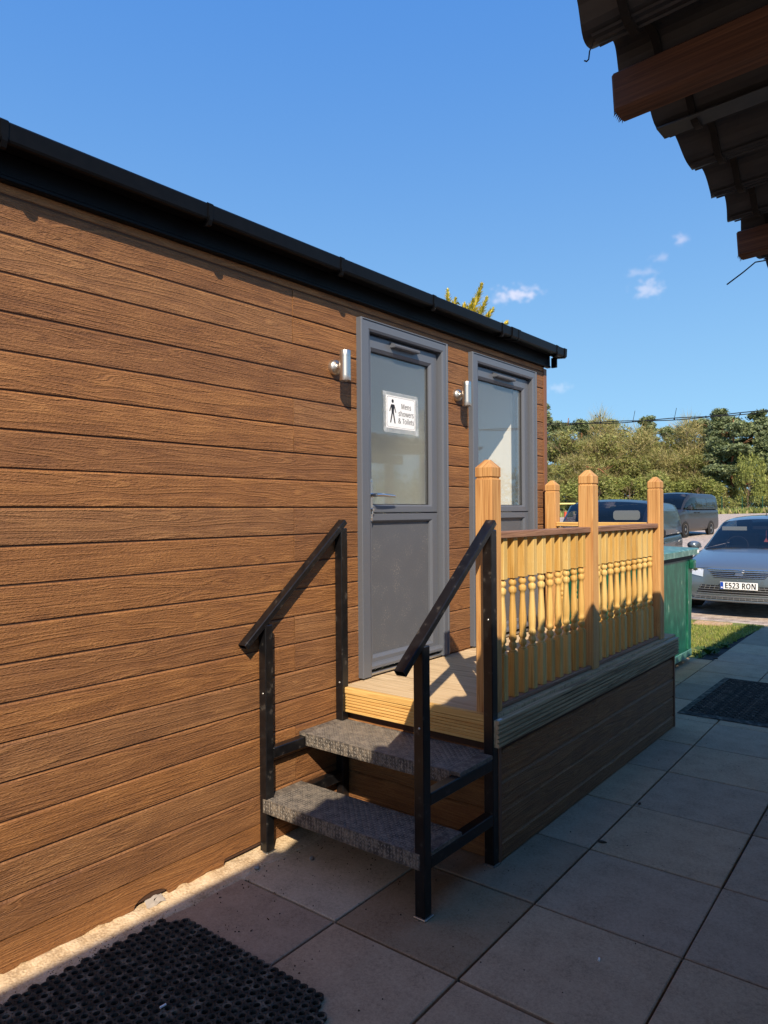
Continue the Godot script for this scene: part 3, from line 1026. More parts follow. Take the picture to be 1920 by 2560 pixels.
# ---------------------------------------------------------------- timber deck with railing
func newel(parent: Node, x: float, z: float) -> void:
	var b := wood(1)
	var h := 0.046
	var e := 0.005
	var oct := func(s: float) -> PackedVector2Array:
		var k := s - e
		return PackedVector2Array([Vector2(-k, -s), Vector2(k, -s), Vector2(s, -k), Vector2(s, k), Vector2(k, s), Vector2(-k, s), Vector2(-s, k), Vector2(-s, -k)])
	var lv := [[0.0, h], [1.101, h], [1.106, h - 0.005], [1.111, h - 0.005], [1.116, h], [1.158, h], [1.196, 0.013]]
	for i in lv.size() - 1:
		var p: PackedVector2Array = oct.call(lv[i][1])
		var q: PackedVector2Array = oct.call(lv[i + 1][1])
		for k in 8:
			var k2 := (k + 1) % 8
			var nd := V(p[k].x + p[k2].x, 0.02, p[k].y + p[k2].y)
			b.quad(V(p[k].x, lv[i][0], p[k].y), V(p[k2].x, lv[i][0], p[k2].y), V(q[k2].x, lv[i + 1][0], q[k2].y), V(q[k].x, lv[i + 1][0], q[k].y), nd)
	var top: PackedVector2Array = oct.call(lv[-1][1])
	for k in range(1, 7): b.tri(V(top[0].x, 1.196, top[0].y), V(top[k].x, 1.196, top[k].y), V(top[k + 1].x, 1.196, top[k + 1].y), Vector3.UP)
	var o := obj(b, "newel_post", M.newel, parent)
	o.position = V(x, 0.69, z)

func baluster_mesh() -> ArrayMesh:
	var b := wood(1)
	b.us *= 1.4
	b.box(V(-0.0205, 0.0, -0.0205), V(0.0205, 0.222, 0.0205), 0.002)
	b.box(V(-0.0205, 0.592, -0.0205), V(0.0205, 0.795, 0.0205), 0.002)
	var pr := PackedVector2Array()
	for p in [[0.0195, 0.222], [0.0205, 0.228], [0.012, 0.234], [0.0125, 0.240], [0.019, 0.246], [0.0205, 0.256], [0.019, 0.266], [0.0135, 0.273], [0.0135, 0.277], [0.0195, 0.284], [0.0205, 0.294], [0.018, 0.305], [0.0165, 0.31], [0.0185, 0.33], [0.0203, 0.36], [0.0198, 0.39], [0.0175, 0.43], [0.0148, 0.47], [0.0135, 0.50], [0.0138, 0.515], [0.0185, 0.519], [0.0205, 0.528], [0.0205, 0.541], [0.018, 0.546], [0.013, 0.55], [0.013, 0.554], [0.019, 0.559], [0.0205, 0.568], [0.0195, 0.578], [0.014, 0.585], [0.014, 0.592]]: pr.append(Vector2(p[0], p[1]))
	b.lathe(Vector3.ZERO, pr, 10)
	return b.mesh()

# grooved board standing on edge or lying flat: outline across the board
func grooved(w: float, th: float, n: int, gd := 0.004) -> PackedVector2Array:
	# along p.x the width, p.y the height of the grooved face above 0 (back at -th)
	var pr := PackedVector2Array([Vector2(0, -th), Vector2(w, -th), Vector2(w, -0.003), Vector2(w - 0.003, 0)])
	var st := (w - 0.02) / n
	for i in n:
		var x := w - 0.01 - st * (i + 0.5)
		pr.append_array([Vector2(x + st * 0.22, 0), Vector2(x + st * 0.12, -gd), Vector2(x - st * 0.12, -gd), Vector2(x - st * 0.22, 0)])
	pr.append_array([Vector2(0.003, 0), Vector2(0, -0.003)])
	return pr

func deck() -> void:
	var t := thing("timber_deck", "small timber entrance deck with turned baluster railing in front of the cabin doors", "deck", Vector3.ZERO)
	# deck boards, each reeded
	var z := -2.957
	while z > -5.62:
		var w := minf(0.1335, z + 5.69)
		var b := wood(0)
		var g := grooved(w, 0.028, 7)
		var pr := PackedVector2Array()
		for p in g: pr.append(Vector2(z - p.x, 0.69 + p.y + rnd(0, 0.0)))
		b.prism(pr, 0, 0.012, 0.972)
		var o := obj(b, "deck_board", M.decking, t)
		o.position.y = rnd(-0.001, 0.001)
		z -= w + 0.005
	# front nosing: top edge strip and grooved board below
	var n1 := wood(0)
	n1.box(V(0.012, 0.658, -2.954), V(0.972, 0.692, -2.922), 0.003)
	obj(n1, "nosing_strip", M.nosing, t)
	var n2 := wood(0)
	var pr2 := PackedVector2Array()
	for p in grooved(0.098, 0.024, 5, 0.006): pr2.append(Vector2(-2.926 + p.y, 0.558 + p.x))
	n2.prism(pr2, 0, 0.012, 0.972)
	obj(n2, "front_fascia", M.nosing, t)
	# long side fascia
	var sd := wood(2)
	var pr3 := PackedVector2Array()
	for p in grooved(0.124, 0.03, 5, 0.009): pr3.append(Vector2(1.006 + p.y, 0.552 + p.x))
	sd.prism(pr3, 2, -5.66, -2.912)
	obj(sd, "side_fascia", M.fascia_timber, t)
	var lb := MB.new()
	lb.quad(V(0.985, 0.6765, -2.925), V(1.0, 0.6765, -2.925), V(1.0, 0.6765, -2.96), V(0.985, 0.6765, -2.96), Vector3.UP)
	obj(lb, "paper_tag", M.white_paper, t)
	# skirt of cladding boards: front and long side
	for k in 4:
		var y0 := maxf(0.006, 0.095 + 0.1405 * (k - 1) + 0.0026)
		var y1 := minf(0.551, 0.095 + 0.1405 * k - 0.0026)
		board(y0, y1, -2.975, -5.61, t, 0.978, 0.013)
		var b := MB.new()
		b.ga = 0
		b.us = 1.0 / 2.0
		b.vs = 0.125 / 0.1397
		b.uo = Vector2(rnd(0, 5), rng.randi_range(0, 7) * 0.125 - y0 * b.vs)
		b.prism(PackedVector2Array([Vector2(-2.972, y0), Vector2(-2.958, y0), Vector2(-2.958, y1 - 0.007), Vector2(-2.964, y1 - 0.001), Vector2(-2.972, y1)]), 0, 0.02, 0.955)
		obj(b, "cladding_board", M.board1, t)
	var ck := MB.new()
	ck.box(V(0.02, 0.0, -5.6), V(0.963, 0.55, -2.973))
	obj(ck, "frame_core", M.core, t)
	for s in [[0.956, 0.984, -2.974, -2.948], [0.956, 0.984, -5.636, -5.611]]:
		var c := MB.new()
		c.box(V(s[0], 0.004, s[2]), V(s[1], 0.551, s[3]), 0.002)
		obj(c, "corner_trim", M.trim_brown, t)
	# railing
	var nx := 0.908
	for p in [[nx, -2.995], [nx, -4.19], [nx, -5.44], [0.085, -5.44]]: newel(t, p[0], p[1])
	var rails := [[-3.0415, -4.1435], [-4.2365, -5.3935]]
	for r in rails:
		var a := wood(2)
		a.box(V(nx - 0.036, 1.5085, r[1]), V(nx + 0.036, 1.5425, r[0]), 0.004)
		obj(a, "handrail", M.rail_timber, t)
		var c := wood(2)
		c.box(V(nx - 0.034, 0.692, r[1]), V(nx + 0.034, 0.713, r[0]), 0.003)
		obj(c, "bottom_rail", M.rail_timber, t)
	var a2 := wood(0)
	a2.box(V(0.1315, 1.515, -5.474), V(nx - 0.0465, 1.549, -5.406), 0.004)
	obj(a2, "handrail", M.nosing, t)
	var a3 := wood(0)
	a3.box(V(0.1315, 0.692, -5.472), V(nx - 0.0465, 0.713, -5.408), 0.003)
	obj(a3, "bottom_rail", M.rail_timber, t)
	var meshes := []
	for i in 5: meshes.append(baluster_mesh())
	var spots := []
	for i in 10: spots.append(V(nx, 0.7135, -3.125 - 0.1058 * i))
	for i in 10: spots.append(V(nx, 0.7135, -4.325 - 0.1085 * i))
	for i in 7: spots.append(V(0.165 + 0.1065 * i, 0.7135, -5.44))
	var k2 := 0
	for s in spots:
		var o := put(meshes[k2 % 5], "baluster", M[["baluster", "baluster1", "baluster", "baluster2", "baluster1", "baluster", "baluster2"][(k2 * 3) % 7]], t)
		o.position = s
		o.rotation.y = (k2 % 4) * PI * 0.5 + rnd(-0.02, 0.02)
		k2 += 1

# ---------------------------------------------------------------- black steel steps
func steps() -> void:
	var t := thing("metal_steps", "black steel steps with two handrails and chequer-plate treads", "steps", Vector3.ZERO)
	var m: Material = M.black_steel
	for x in [0.029, 0.954]:
		for z in [[-2.377, 1.10], [-2.927, 1.555]]:
			var b := tile(0.9)
			b.ga = 1
			b.box(V(x - 0.025, 0.006, z[0] - 0.025), V(x + 0.025, z[1], z[0] + 0.025), 0.0035)
			var po := obj(b, "post", m, t)
			var f := tile(2.0)
			f.box(V(x - 0.0285, 0.0, z[0] - 0.0315), V(x + 0.0315, 0.0075, z[0] + 0.0315), 0.002)
			obj(f, "foot_plate", M.galv if z[0] > -2.5 else M.tread, po)
			var bo := MB.new()
			bo.lathe(V(x + 0.004, 0.0, z[0] + 0.0255), PackedVector2Array([Vector2(0.0055, 0), Vector2(0.0045, 0.002), Vector2(0, 0.003)]), 8, 2)
			var bl := obj(bo, "bolt", M.galv, po)
			bl.position.y = 0.77 if z[0] > -2.5 else (0.72 if x < 0.5 else 1.14)
		# sloping handrail, hollow at its lower end
		var L := sqrt(0.71 * 0.71 + 0.578 * 0.578)
		var h := tile(1.2)
		h.ga = 2
		var w := 0.0255
		var pr := PackedVector2Array([Vector2(-w + 0.003, 0), Vector2(w - 0.003, 0), Vector2(w, 0.003), Vector2(w, 0.027), Vector2(w - 0.003, 0.03), Vector2(-w + 0.003, 0.03), Vector2(-w, 0.027), Vector2(-w, 0.003)])
		h.prism(pr, 2, 0.0, -L, false)
		var pi := PackedVector2Array()
		for p in pr: pi.append((p - Vector2(0, 0.015)) * Vector2(0.86, 0.78) + Vector2(0, 0.015))
		for k in 8:
			var k2 := (k + 1) % 8
			h.quad(V(pr[k].x, pr[k].y, 0), V(pr[k2].x, pr[k2].y, 0), V(pi[k2].x, pi[k2].y, 0), V(pi[k].x, pi[k].y, 0), Vector3.BACK)
			h.quad(V(pi[k].x, pi[k].y, 0), V(pi[k2].x, pi[k2].y, 0), V(pi[k2].x, pi[k2].y, -0.12), V(pi[k].x, pi[k].y, -0.12))
		for k in range(1, 7):
			h.tri(V(pi[0].x, pi[0].y, -0.12), V(pi[k].x, pi[k].y, -0.12), V(pi[k + 1].x, pi[k + 1].y, -0.12), Vector3.BACK)
			h.tri(V(pr[0].x, pr[0].y, -L), V(pr[k].x, pr[k].y, -L), V(pr[k + 1].x, pr[k + 1].y, -L), Vector3.FORWARD)
		var ho := obj(h, "handrail", m, t)
		ho.position = V(x, 1.0, -2.243)
		ho.rotation.x = atan2(0.578, 0.71)
		# side bars carrying the treads
		for y in [[0.447, 0.499], [0.192, 0.244]]:
			var s := tile(1.0)
			s.ga = 2
			s.box(V(x - 0.024, y[0], -2.902), V(x + 0.024, y[1], -2.402), 0.003)
			obj(s, "side_bar", m, t)
	tread(t, 0.262, -2.356, -2.632, 0.066)
	tread(t, 0.518, -2.622, -2.94, 0.062)

func tread(t: Node, y: float, z0: float, z1: float, lip: float) -> void:
	var x0 := 0.0565
	var x1 := 0.927
	if z0 > -2.5: x0 = 0.028; x1 = 0.957
	var b := tile(1.6)
	b.ga = 0
	b.box(V(0.0565, y - 0.006, z1), V(0.927, y, minf(z0, -2.403)), 0.001)
	# wide nosing in front of the posts
	if z0 > -2.5: b.box(V(x0, y - 0.0062, -2.4025), V(x1, y - 0.0002, z0), 0.001)
	# plates over the side bars
	for s in [[0.005, 0.0565], [0.927, 0.979]]:
		b.box(V(s[0], y - 0.018, maxf(z1, -2.9)), V(s[1], y - 0.0003, minf(z0, -2.404)), 0.001)
	var o := obj(b, "tread", M.tread, t)
	var l := tile(2.2)
	l.ga = 1
	l.box(V(x0, y - lip, z0), V(x1, y - 0.0003, z0 + 0.006), 0.0015)
	obj(l, "tread_lip", M.tread_lip, o)
	# raised chequer studs, alternating direction, on the plate and the lip
	var s := tile(1.6)
	var p := 0.0168
	var nx := int((x1 - x0) / p)
	var nz := int((z0 - z1) / p)
	for i in nx:
		for j in nz:
			var c := V(x0 + (i + 0.7) * p, y, z0 - (j + 0.6) * p)
			if z0 > -2.5 and c.z < -2.39 and (c.x < 0.066 or c.x > 0.918): continue
			stud(s, c, Vector3.RIGHT if (i + j) % 2 else Vector3.BACK, Vector3.BACK if (i + j) % 2 else Vector3.RIGHT, Vector3.UP)
	for i in nx:
		for j in 3:
			var c := V(x0 + (i + 0.7) * p, y - 0.014 - j * p, z0 + 0.006)
			var u := V(0.6, 0.8, 0) if (i + j) % 2 else V(-0.6, 0.8, 0)
			stud(s, c, u, u.cross(Vector3.BACK), Vector3.BACK)
	stuff(obj(s, "chequer_studs", M.stud, o))

func stud(s: MB, c: Vector3, u: Vector3, w: Vector3, n: Vector3) -> void:
	var r := [c + u * 0.0078, c + u * 0.0034 + w * 0.0028, c - u * 0.0034 + w * 0.0028, c - u * 0.0078, c - u * 0.0034 - w * 0.0028, c + u * 0.0034 - w * 0.0028]
	var a := c + u * 0.004 + n * 0.0018
	var b := c - u * 0.004 + n * 0.0018
	s.tri(r[0], r[1], a, n); s.tri(r[0], r[5], a, n)
	s.tri(r[3], r[2], b, n); s.tri(r[3], r[4], b, n)
	s.quad(r[1], r[2], b, a, n + w)
	s.quad(r[5], r[4], b, a, n - w)

# ---------------------------------------------------------------- wall lamps and sign
func wall_lamps() -> void:
	var tx := ["stainless steel up-down wall lamp left of the door with the sign", "stainless steel up-down wall lamp between the two grey doors"]
	var i := 0
	for z in [-2.908, -4.14]:
		var t := thing("wall_lamp", tx[i], "lamp", V(0, 2.43, z), 0, "up-down lamps beside the doors")
		var d := MB.new()
		d.lathe(Vector3.ZERO, PackedVector2Array([Vector2(0.042, -0.001), Vector2(0.0425, 0.012), Vector2(0.040, 0.022), Vector2(0.034, 0.030), Vector2(0.02, 0.034), Vector2(0.015, 0.04), Vector2(0.014, 0.058)]), 24, 0)
		obj(d, "wall_mount", M.steel, t)
		var c := MB.new()
		c.lathe(V(0.085, 0, 0), PackedVector2Array([Vector2(0.0, -0.072), Vector2(0.026, -0.072), Vector2(0.026, -0.081), Vector2(0.03, -0.081), Vector2(0.0305, -0.080), Vector2(0.0305, -0.052), Vector2(0.0295, -0.0515), Vector2(0.0295, -0.0495), Vector2(0.0302, -0.049), Vector2(0.0302, 0.049), Vector2(0.0295, 0.0495), Vector2(0.0295, 0.0515), Vector2(0.0305, 0.052), Vector2(0.0305, 0.080), Vector2(0.03, 0.081), Vector2(0.026, 0.081), Vector2(0.026, 0.075), Vector2(0, 0.075)]), 28)
		obj(c, "lamp_tube", M.steel, t)
		i += 1

func text(s: String, size: float, depth: float, m: Material, parent: Node, called: String, bold := false) -> MeshInstance3D:
	var f := SystemFont.new()
	f.font_names = PackedStringArray(["Droid Sans"])
	if bold: f.font_weight = 700
	var tm := TextMesh.new()
	tm.text = s
	tm.font = f
	tm.font_size = 64
	tm.pixel_size = size / 64.0
	tm.depth = depth
	return put(tm, called, m, parent)

func door_sign() -> void:
	# local x along -z of the wall, y up
	var t := thing("paper_sign", "white toilet sign with walking figure, taped to the frosted door pane", "sign", V(-0.0305, 2.25, -3.555), PI / 2)
	t.rotation.z = 0.0
	var b := MB.new()
	b.box(V(-0.15, -0.10, 0.0), V(0.15, 0.10, 0.003), 0.0008)
	obj(b, "sign_board", M.white_paper, t)
	# thin rounded border line
	var bd := MB.new()
	var pts := PackedVector2Array()
	for c in [[0.128, 0.078, 0], [-0.128, 0.078, 1], [-0.128, -0.078, 2], [0.128, -0.078, 3]]:
		for k in 6:
			var an: float = PI * 0.5 * (c[2] + k / 5.0)
			pts.append(Vector2(c[0] + 0.014 * cos(an), c[1] + 0.014 * sin(an)))
	for k in pts.size():
		var p := pts[k]
		var q := pts[(k + 1) % pts.size()]
		var pi := p * 0.985
		var qi := q * 0.985
		bd.quad(V(p.x, p.y, 0.0034), V(q.x, q.y, 0.0034), V(qi.x, qi.y, 0.0034), V(pi.x, pi.y, 0.0034), Vector3.BACK)
	obj(bd, "border", M.ink, t)
	var y := 0.042
	for s in ["Mens", "showers", "& Toilets"]:
		var o := text(s, 0.0445, 0.0006, M.ink, t, "lettering")
		o.position = V(0.052, y, 0.0036)
		o.scale = V(0.96, 1, 1)
		y -= 0.0455
	# walking figure
	var fg := MB.new()
	var head := PackedVector2Array()
	for k in 14: head.append(Vector2(-0.085 + 0.0105 * cos(TAU * k / 14), 0.066 + 0.0115 * sin(TAU * k / 14)))
	fg.prism(head, 2, 0.0031, 0.0037)
	for pg in [[[-0.101, 0.046], [-0.069, 0.046], [-0.074, -0.004], [-0.096, -0.004]], [[-0.101, 0.046], [-0.094, 0.04], [-0.113, 0.0], [-0.119, 0.004]], [[-0.069, 0.046], [-0.076, 0.04], [-0.057, -0.004], [-0.051, 0.0]], [[-0.096, -0.003], [-0.084, -0.003], [-0.102, -0.066], [-0.112, -0.066]], [[-0.086, -0.003], [-0.074, -0.003], [-0.058, -0.068], [-0.068, -0.068]]]:
		var pp := PackedVector2Array()
		for q in pg: pp.append(Vector2(q[0], q[1]))
		fg.prism(pp, 2, 0.0031, 0.0037)
	obj(fg, "figure", M.ink, t)
	var tp := MB.new()
	var r := RandomNumberGenerator.new()
	r.seed = 3
	for s in [[-0.185, 0.094, 0.17, 0.12], [-0.17, -0.128, 0.18, -0.096], [-0.178, -0.12, -0.146, 0.118], [0.146, -0.13, 0.176, 0.105]]:
		# strips of crinkled tape
		var hor: bool = absf(s[2] - s[0]) > absf(s[3] - s[1])
		for k in 10:
			var f0 := k / 10.0
			var f1 := (k + 1) / 10.0
			var z0 := 0.0042 + 0.0016 * sin(k * 2.1 + s[0] * 50)
			var z1 := 0.0042 + 0.0016 * sin((k + 1) * 2.1 + s[0] * 50)
			if hor: tp.quad(V(lerpf(s[0], s[2], f0), s[1], z0), V(lerpf(s[0], s[2], f1), s[1], z1), V(lerpf(s[0], s[2], f1), s[3], z1 + 0.001), V(lerpf(s[0], s[2], f0), s[3], z0), Vector3.BACK)
			else: tp.quad(V(s[0], lerpf(s[1], s[3], f0), z0), V(s[2], lerpf(s[1], s[3], f0), z0 + 0.001), V(s[2], lerpf(s[1], s[3], f1), z1), V(s[0], lerpf(s[1], s[3], f1), z1), Vector3.BACK)
	obj(tp, "tape", M.tape, t)

# ---------------------------------------------------------------- rubber mats
func mats() -> void:
	var t := tile(0.9)
	var p := 0.0365
	var ht := 0.016
	var R := p * 0.5 * 1.07
	var r0 := p * 0.5 * 0.64
	for j in 52:
		for i in 27:
			var x := 0.158 + (i + (0.5 if j % 2 else 0.0)) * p
			var z := -1.755 + j * p * 0.866
			if x > 1.06 or x + (-1.64 - z) * 0.9 > 1.085: continue
			if x < 0.24 and z < -1.70 and x - 0.158 + (z + 1.755) < 0.07: continue
			for k in 12:
				var a := TAU * k / 12.0
				var b := TAU * (k + 1) / 12.0
				var ca := V(cos(a), 0, sin(a))
				var cb := V(cos(b), 0, sin(b))
				var o := V(x, ht, z)
				var rm := (R + r0) * 0.5
				t.quad(o + ca * R + V(0, -0.002, 0), o + cb * R + V(0, -0.002, 0), o + cb * rm, o + ca * rm, Vector3.UP)
				t.quad(o + ca * r0 + V(0, -0.0015, 0), o + cb * r0 + V(0, -0.0015, 0), o + cb * rm, o + ca * rm, Vector3.UP)
				t.quad(o + ca * r0 + V(0, -0.0015, 0), o + cb * r0 + V(0, -0.0015, 0), V(x, 0.003, z) + cb * r0, V(x, 0.003, z) + ca * r0, -ca - cb)
				t.quad(o + ca * R + V(0, -0.002, 0), o + cb * R + V(0, -0.002, 0), V(x, 0.003, z) + cb * R, V(x, 0.003, z) + ca * R, ca + cb)
	var mo := obj(t, "rubber_mat", M.rubber)
	tag(mo, "black rubber ring mat with round holes lying by the cabin in the foreground", "mat")
	# far mat: bevelled border and a lattice of slots
	var f := thing("rubber_mat", "thin black rubber mat lying on the path beyond the deck", "mat", V(0.885, 0.003, -6.015))
	var W := 0.95
	var L := 1.53
	var e := 0.06
	var bd := tile(0.8)
	for s in [[V(0, 0, 0), V(W, 0, 0), V(W - e, 0, -e), V(e, 0, -e)], [V(W, 0, 0), V(W, 0, -L), V(W - e, 0, -L + e), V(W - e, 0, -e)], [V(W, 0, -L), V(0, 0, -L), V(e, 0, -L + e), V(W - e, 0, -L + e)], [V(0, 0, -L), V(0, 0, 0), V(e, 0, -e), V(e, 0, -L + e)]]:
		var u := V(0, 0.012, 0)
		bd.quad(s[0] + V(0, 0.003, 0), s[1] + V(0, 0.003, 0), s[2] + u, s[3] + u, Vector3.UP)
		bd.quad(s[3] + u, s[2] + u, s[2], s[3], V(W / 2, 0, -L / 2) - (s[2] + s[3]) * 0.5)
		bd.quad(s[0] + V(0, 0.003, 0), s[1] + V(0, 0.003, 0), s[1], s[0], (s[0] + s[1]) * 0.5 - V(W / 2, 0, -L / 2))
	obj(bd, "border", M.rubber, f)
	var la := MB.new()
	var rows := 42
	var cols := 16
	for j in rows:
		for i in cols:
			var x := e + (i + (0.5 if j % 2 else 0.0) + 0.25) * (W - 2 * e) / (cols + 0.5)
			var z := -e - (j + 0.5) * (L - 2 * e) / rows
			la.box(V(x - 0.021, 0.001, z - 0.0085), V(x + 0.021, 0.011, z + 0.0085), 0.003)
	stuff(obj(la, "rubber_lattice", M.rubber, f))
	var bs := MB.new()
	bs.quad(V(e, 0.0012, -e), V(W - e, 0.0012, -e), V(W - e, 0.0012, -L + e), V(e, 0.0012, -L + e), Vector3.UP)
	obj(bs, "mat_base", M.rubber_dark, f)

# ---------------------------------------------------------------- green waste bin
func bin() -> void:
	var t := thing("waste_bin", "large green metal waste bin with pale worn lid beyond the deck", "bin", V(0, 0, 0))
	var x1 := 0.39
	var x0 := -0.78
	var z0 := -6.95
	var z1 := -8.24
	var b := tile(0.6)
	b.ga = 1
	# tapering body
	var lo := [V(x0 + 0.06, 0.06, z0 - 0.05), V(x1 - 0.0, 0.06, z0 - 0.05), V(x1 - 0.0, 0.06, z1 + 0.03), V(x0 + 0.06, 0.06, z1 + 0.03)]
	var hi := [V(x0, 1.11, z0), V(x1 + 0.005, 1.11, z0), V(x1 + 0.005, 1.11, z1 - 0.03), V(x0, 1.11, z1 - 0.03)]
	var nn := [Vector3.BACK, Vector3.RIGHT, Vector3.FORWARD, Vector3.LEFT]
	for k in 4: b.quad(lo[k], lo[(k + 1) % 4], hi[(k + 1) % 4], hi[k], nn[k])
	b.quad(lo[0], lo[1], lo[2], lo[3], Vector3.DOWN)
	obj(b, "body", M.bin_green, t)
	for zz in [-7.25, -8.08]:
		var rb := tile(0.6)
		rb.box(V(x1 - 0.01, 0.14, zz - 0.022), V(x1 + 0.016, 1.05, zz + 0.022), 0.006)
		obj(rb, "stiffener", M.bin_green, t)
	var bt := tile(0.6)
	bt.box(V(x0 + 0.05, 0.055, z1 + 0.022), V(x1 + 0.007, 0.13, z0 - 0.042), 0.004)
	obj(bt, "base_rail", M.bin_lid, t)
	var ba := tile(0.6)
	ba.box(V(x0 - 0.004, 1.108, z1 - 0.034), V(x1 + 0.012, 1.15, z0 + 0.004), 0.004)
	obj(ba, "rim", M.gasket, t)
	var li := tile(0.6)
	li.prism(PackedVector2Array([Vector2(x0 - 0.05, 1.155), Vector2(x1 + 0.06, 1.155), Vector2(x1 + 0.06, 1.212), Vector2(x1 + 0.045, 1.222), Vector2(-0.2, 1.24), Vector2(x0 - 0.05, 1.22)]), 2, z1 - 0.1, z0 + 0.06)
	obj(li, "lid", M.bin_lid, t)
	for zz in [-7.1, -8.2]:
		var hg := tile(0.6)
		hg.box(V(x1 + 0.004, 1.0, zz - 0.05), V(x1 + 0.05, 1.1, zz + 0.05), 0.008)
		obj(hg, "lifting_lug", M.bin_green, t)
	var st := MB.new()
	st.box(V(x1 + 0.0602, 1.17, -8.33), V(x1 + 0.061, 1.205, -8.26))
	obj(st, "sticker", M.white_paper, t)
	for p in [[x0 + 0.18, z0 - 0.18], [x1 - 0.14, z0 - 0.18], [x0 + 0.18, z1 + 0.18], [x1 - 0.14, z1 + 0.18]]:
		var wh := MB.new()
		wh.lathe(V(p[0] - 0.015, 0.0285, p[1]), PackedVector2Array([Vector2(0, 0), Vector2(0.028, 0), Vector2(0.028, 0.03), Vector2(0, 0.03)]), 12, 0)
		obj(wh, "castor", M.gasket, t)

# ---------------------------------------------------------------- vehicles: front at z = 0, body running to -z
func interp(tab: Array, z: float, k: int) -> float:
	for i in tab.size() - 1:
		if z <= tab[i][0] and z >= tab[i + 1][0]:
			var f: float = (tab[i][0] - z) / maxf(tab[i][0] - tab[i + 1][0], 1e-6)
			return lerpf(tab[i][k], tab[i + 1][k], f)
	return tab[0][k] if z > tab[0][0] else tab[-1][k]

func body_row(tab: Array, z: float) -> PackedVector3Array:
	var w := interp(tab, z, 1)
	var b := interp(tab, z, 2)
	var y := interp(tab, z, 3)
	var cr := interp(tab, z, 4)
	var h := y - b
	var half := [[w * 0.86, b], [w * 0.975, b + 0.05], [w * 0.992, b + 0.16 * h], [w, b + 0.4 * h], [w * 0.985, b + 0.66 * h], [w * 0.99, b + 0.78 * h], [w * 0.965, y - 0.075], [w * 0.93, y - 0.028], [w * 0.85, y + cr * 0.25], [w * 0.5, y + cr * 0.8], [0.0, y + cr]]
	var r := PackedVector3Array()
	for p in half: r.append(V(-p[0], p[1], z))
	for i in range(half.size() - 2, -1, -1): r.append(V(half[i][0], half[i][1], z))
	return r

# greenhouse point: t = -1..1 from belt to belt over the roof
func green(tab: Array, z: float, t: float, off := 0.0) -> Vector3:
	var wb := interp(tab, z, 1)
	var wr := interp(tab, z, 2)
	var yb := interp(tab, z, 3)
	var yr := interp(tab, z, 4)
	var a := absf(t)
	var p: Vector2
	var cr := 0.035 * clampf((yr - yb) / 0.4, 0.0, 1.0) + 0.012
	if a > 0.72:
		var f := (1.0 - a) / 0.28
		p = Vector2(lerpf(wb, wr + 0.03, f) + 0.03 * sin(f * PI) * 0.6, lerpf(yb, yr - 0.07, f))
	elif a > 0.62:
		var f2 := (0.72 - a) / 0.10
		var q0 := Vector2(wr + 0.03, yr - 0.07)
		var q1 := Vector2(wr - 0.05, yr)
		var qm := Vector2(wr + 0.012, yr - 0.015)
		p = q0 * (1 - f2) * (1 - f2) + qm * 2 * f2 * (1 - f2) + q1 * f2 * f2
	else:
		var f3 := a / 0.62
		p = Vector2((wr - 0.05) * f3, yr + cr * (1.0 - f3 * f3))
	p += p.normalized() * off
	return V(p.x * signf(t), p.y, z)

func patch(tab: Array, z0: float, z1: float, t0: float, t1: float, nz: int, nt: int, off := 0.0) -> MB:
	var b := MB.new()
	var rows := []
	for i in nz + 1:
		var r := PackedVector3Array()
		for j in nt + 1: r.append(green(tab, lerpf(z0, z1, float(i) / nz), lerpf(t0, t1, float(j) / nt), off))
		rows.append(r)
	b.skin(rows, V(0, 0.7, 0), true)
	return b

func wheel(t: Node, x: float, z: float, r: float, rim: Material) -> void:
	var w := group_node("wheel", t)
	var s := signf(x)
	var ty := MB.new()
	ty.lathe(Vector3.ZERO, PackedVector2Array([Vector2(r * 0.66, -0.1), Vector2(r * 0.9, -0.1), Vector2(r, -0.075), Vector2(r, 0.075), Vector2(r * 0.9, 0.1), Vector2(r * 0.66, 0.095)]), 22, 0)
	obj(ty, "tyre", M.rubber_dark, w)
	var ri := MB.new()
	ri.lathe(Vector3.ZERO, PackedVector2Array([Vector2(r * 0.67, 0.09 * s), Vector2(r * 0.6, 0.085 * s), Vector2(r * 0.58, 0.03 * s), Vector2(0.0, 0.03 * s)]), 18, 0)
	for k in 5:
		var an := TAU * k / 5.0
		var d := V(0, cos(an), sin(an))
		var e := V(0, -sin(an), cos(an))
		var o := V(0.075 * s, 0, 0)
		ri.quad(o + e * 0.05, o - e * 0.05, o - e * 0.035 + d * r * 0.62, o + e * 0.035 + d * r * 0.62, V(s, 0, 0))
	ri.lathe(V(0.04 * s, 0, 0), PackedVector2Array([Vector2(0.06, 0.0), Vector2(0.06, 0.04 * s), Vector2(0.0, 0.045 * s)]), 12, 0)
	obj(ri, "rim", rim, w)
	w.position = V(x, r, z)

func arch(t: Node, x: float, z: float, r: float) -> void:
	var b := MB.new()
	b.lathe(V(x, r * 0.9, z), PackedVector2Array([Vector2(r * 1.16, 0), Vector2(r * 1.16, 0.004 * signf(x)), Vector2(0, 0.004 * signf(x))]), 24, 0)
	obj(b, "wheel_arch", M.gasket, t)

func box_part(t: Node, lo: Vector3, hi: Vector3, bv: float, called: String, m: Material) -> void:
	var b := MB.new()
	b.box(lo, hi, bv)
	obj(b, called, m, t)

func seats(t: Node, z: float, y: float, m: Material) -> void:
	for x in [-0.38, 0.38]:
		var b := MB.new()
		b.box(V(x - 0.25, y, z - 0.12), V(x + 0.25, y + 0.62, z + 0.04), 0.05)
		b.box(V(x - 0.25, y - 0.12, z), V(x + 0.25, y + 0.02, z + 0.5), 0.04)
		b.box(V(x - 0.13, y + 0.64, z - 0.1), V(x + 0.13, y + 0.82, z - 0.01), 0.035)
		obj(b, "seat", m, t)

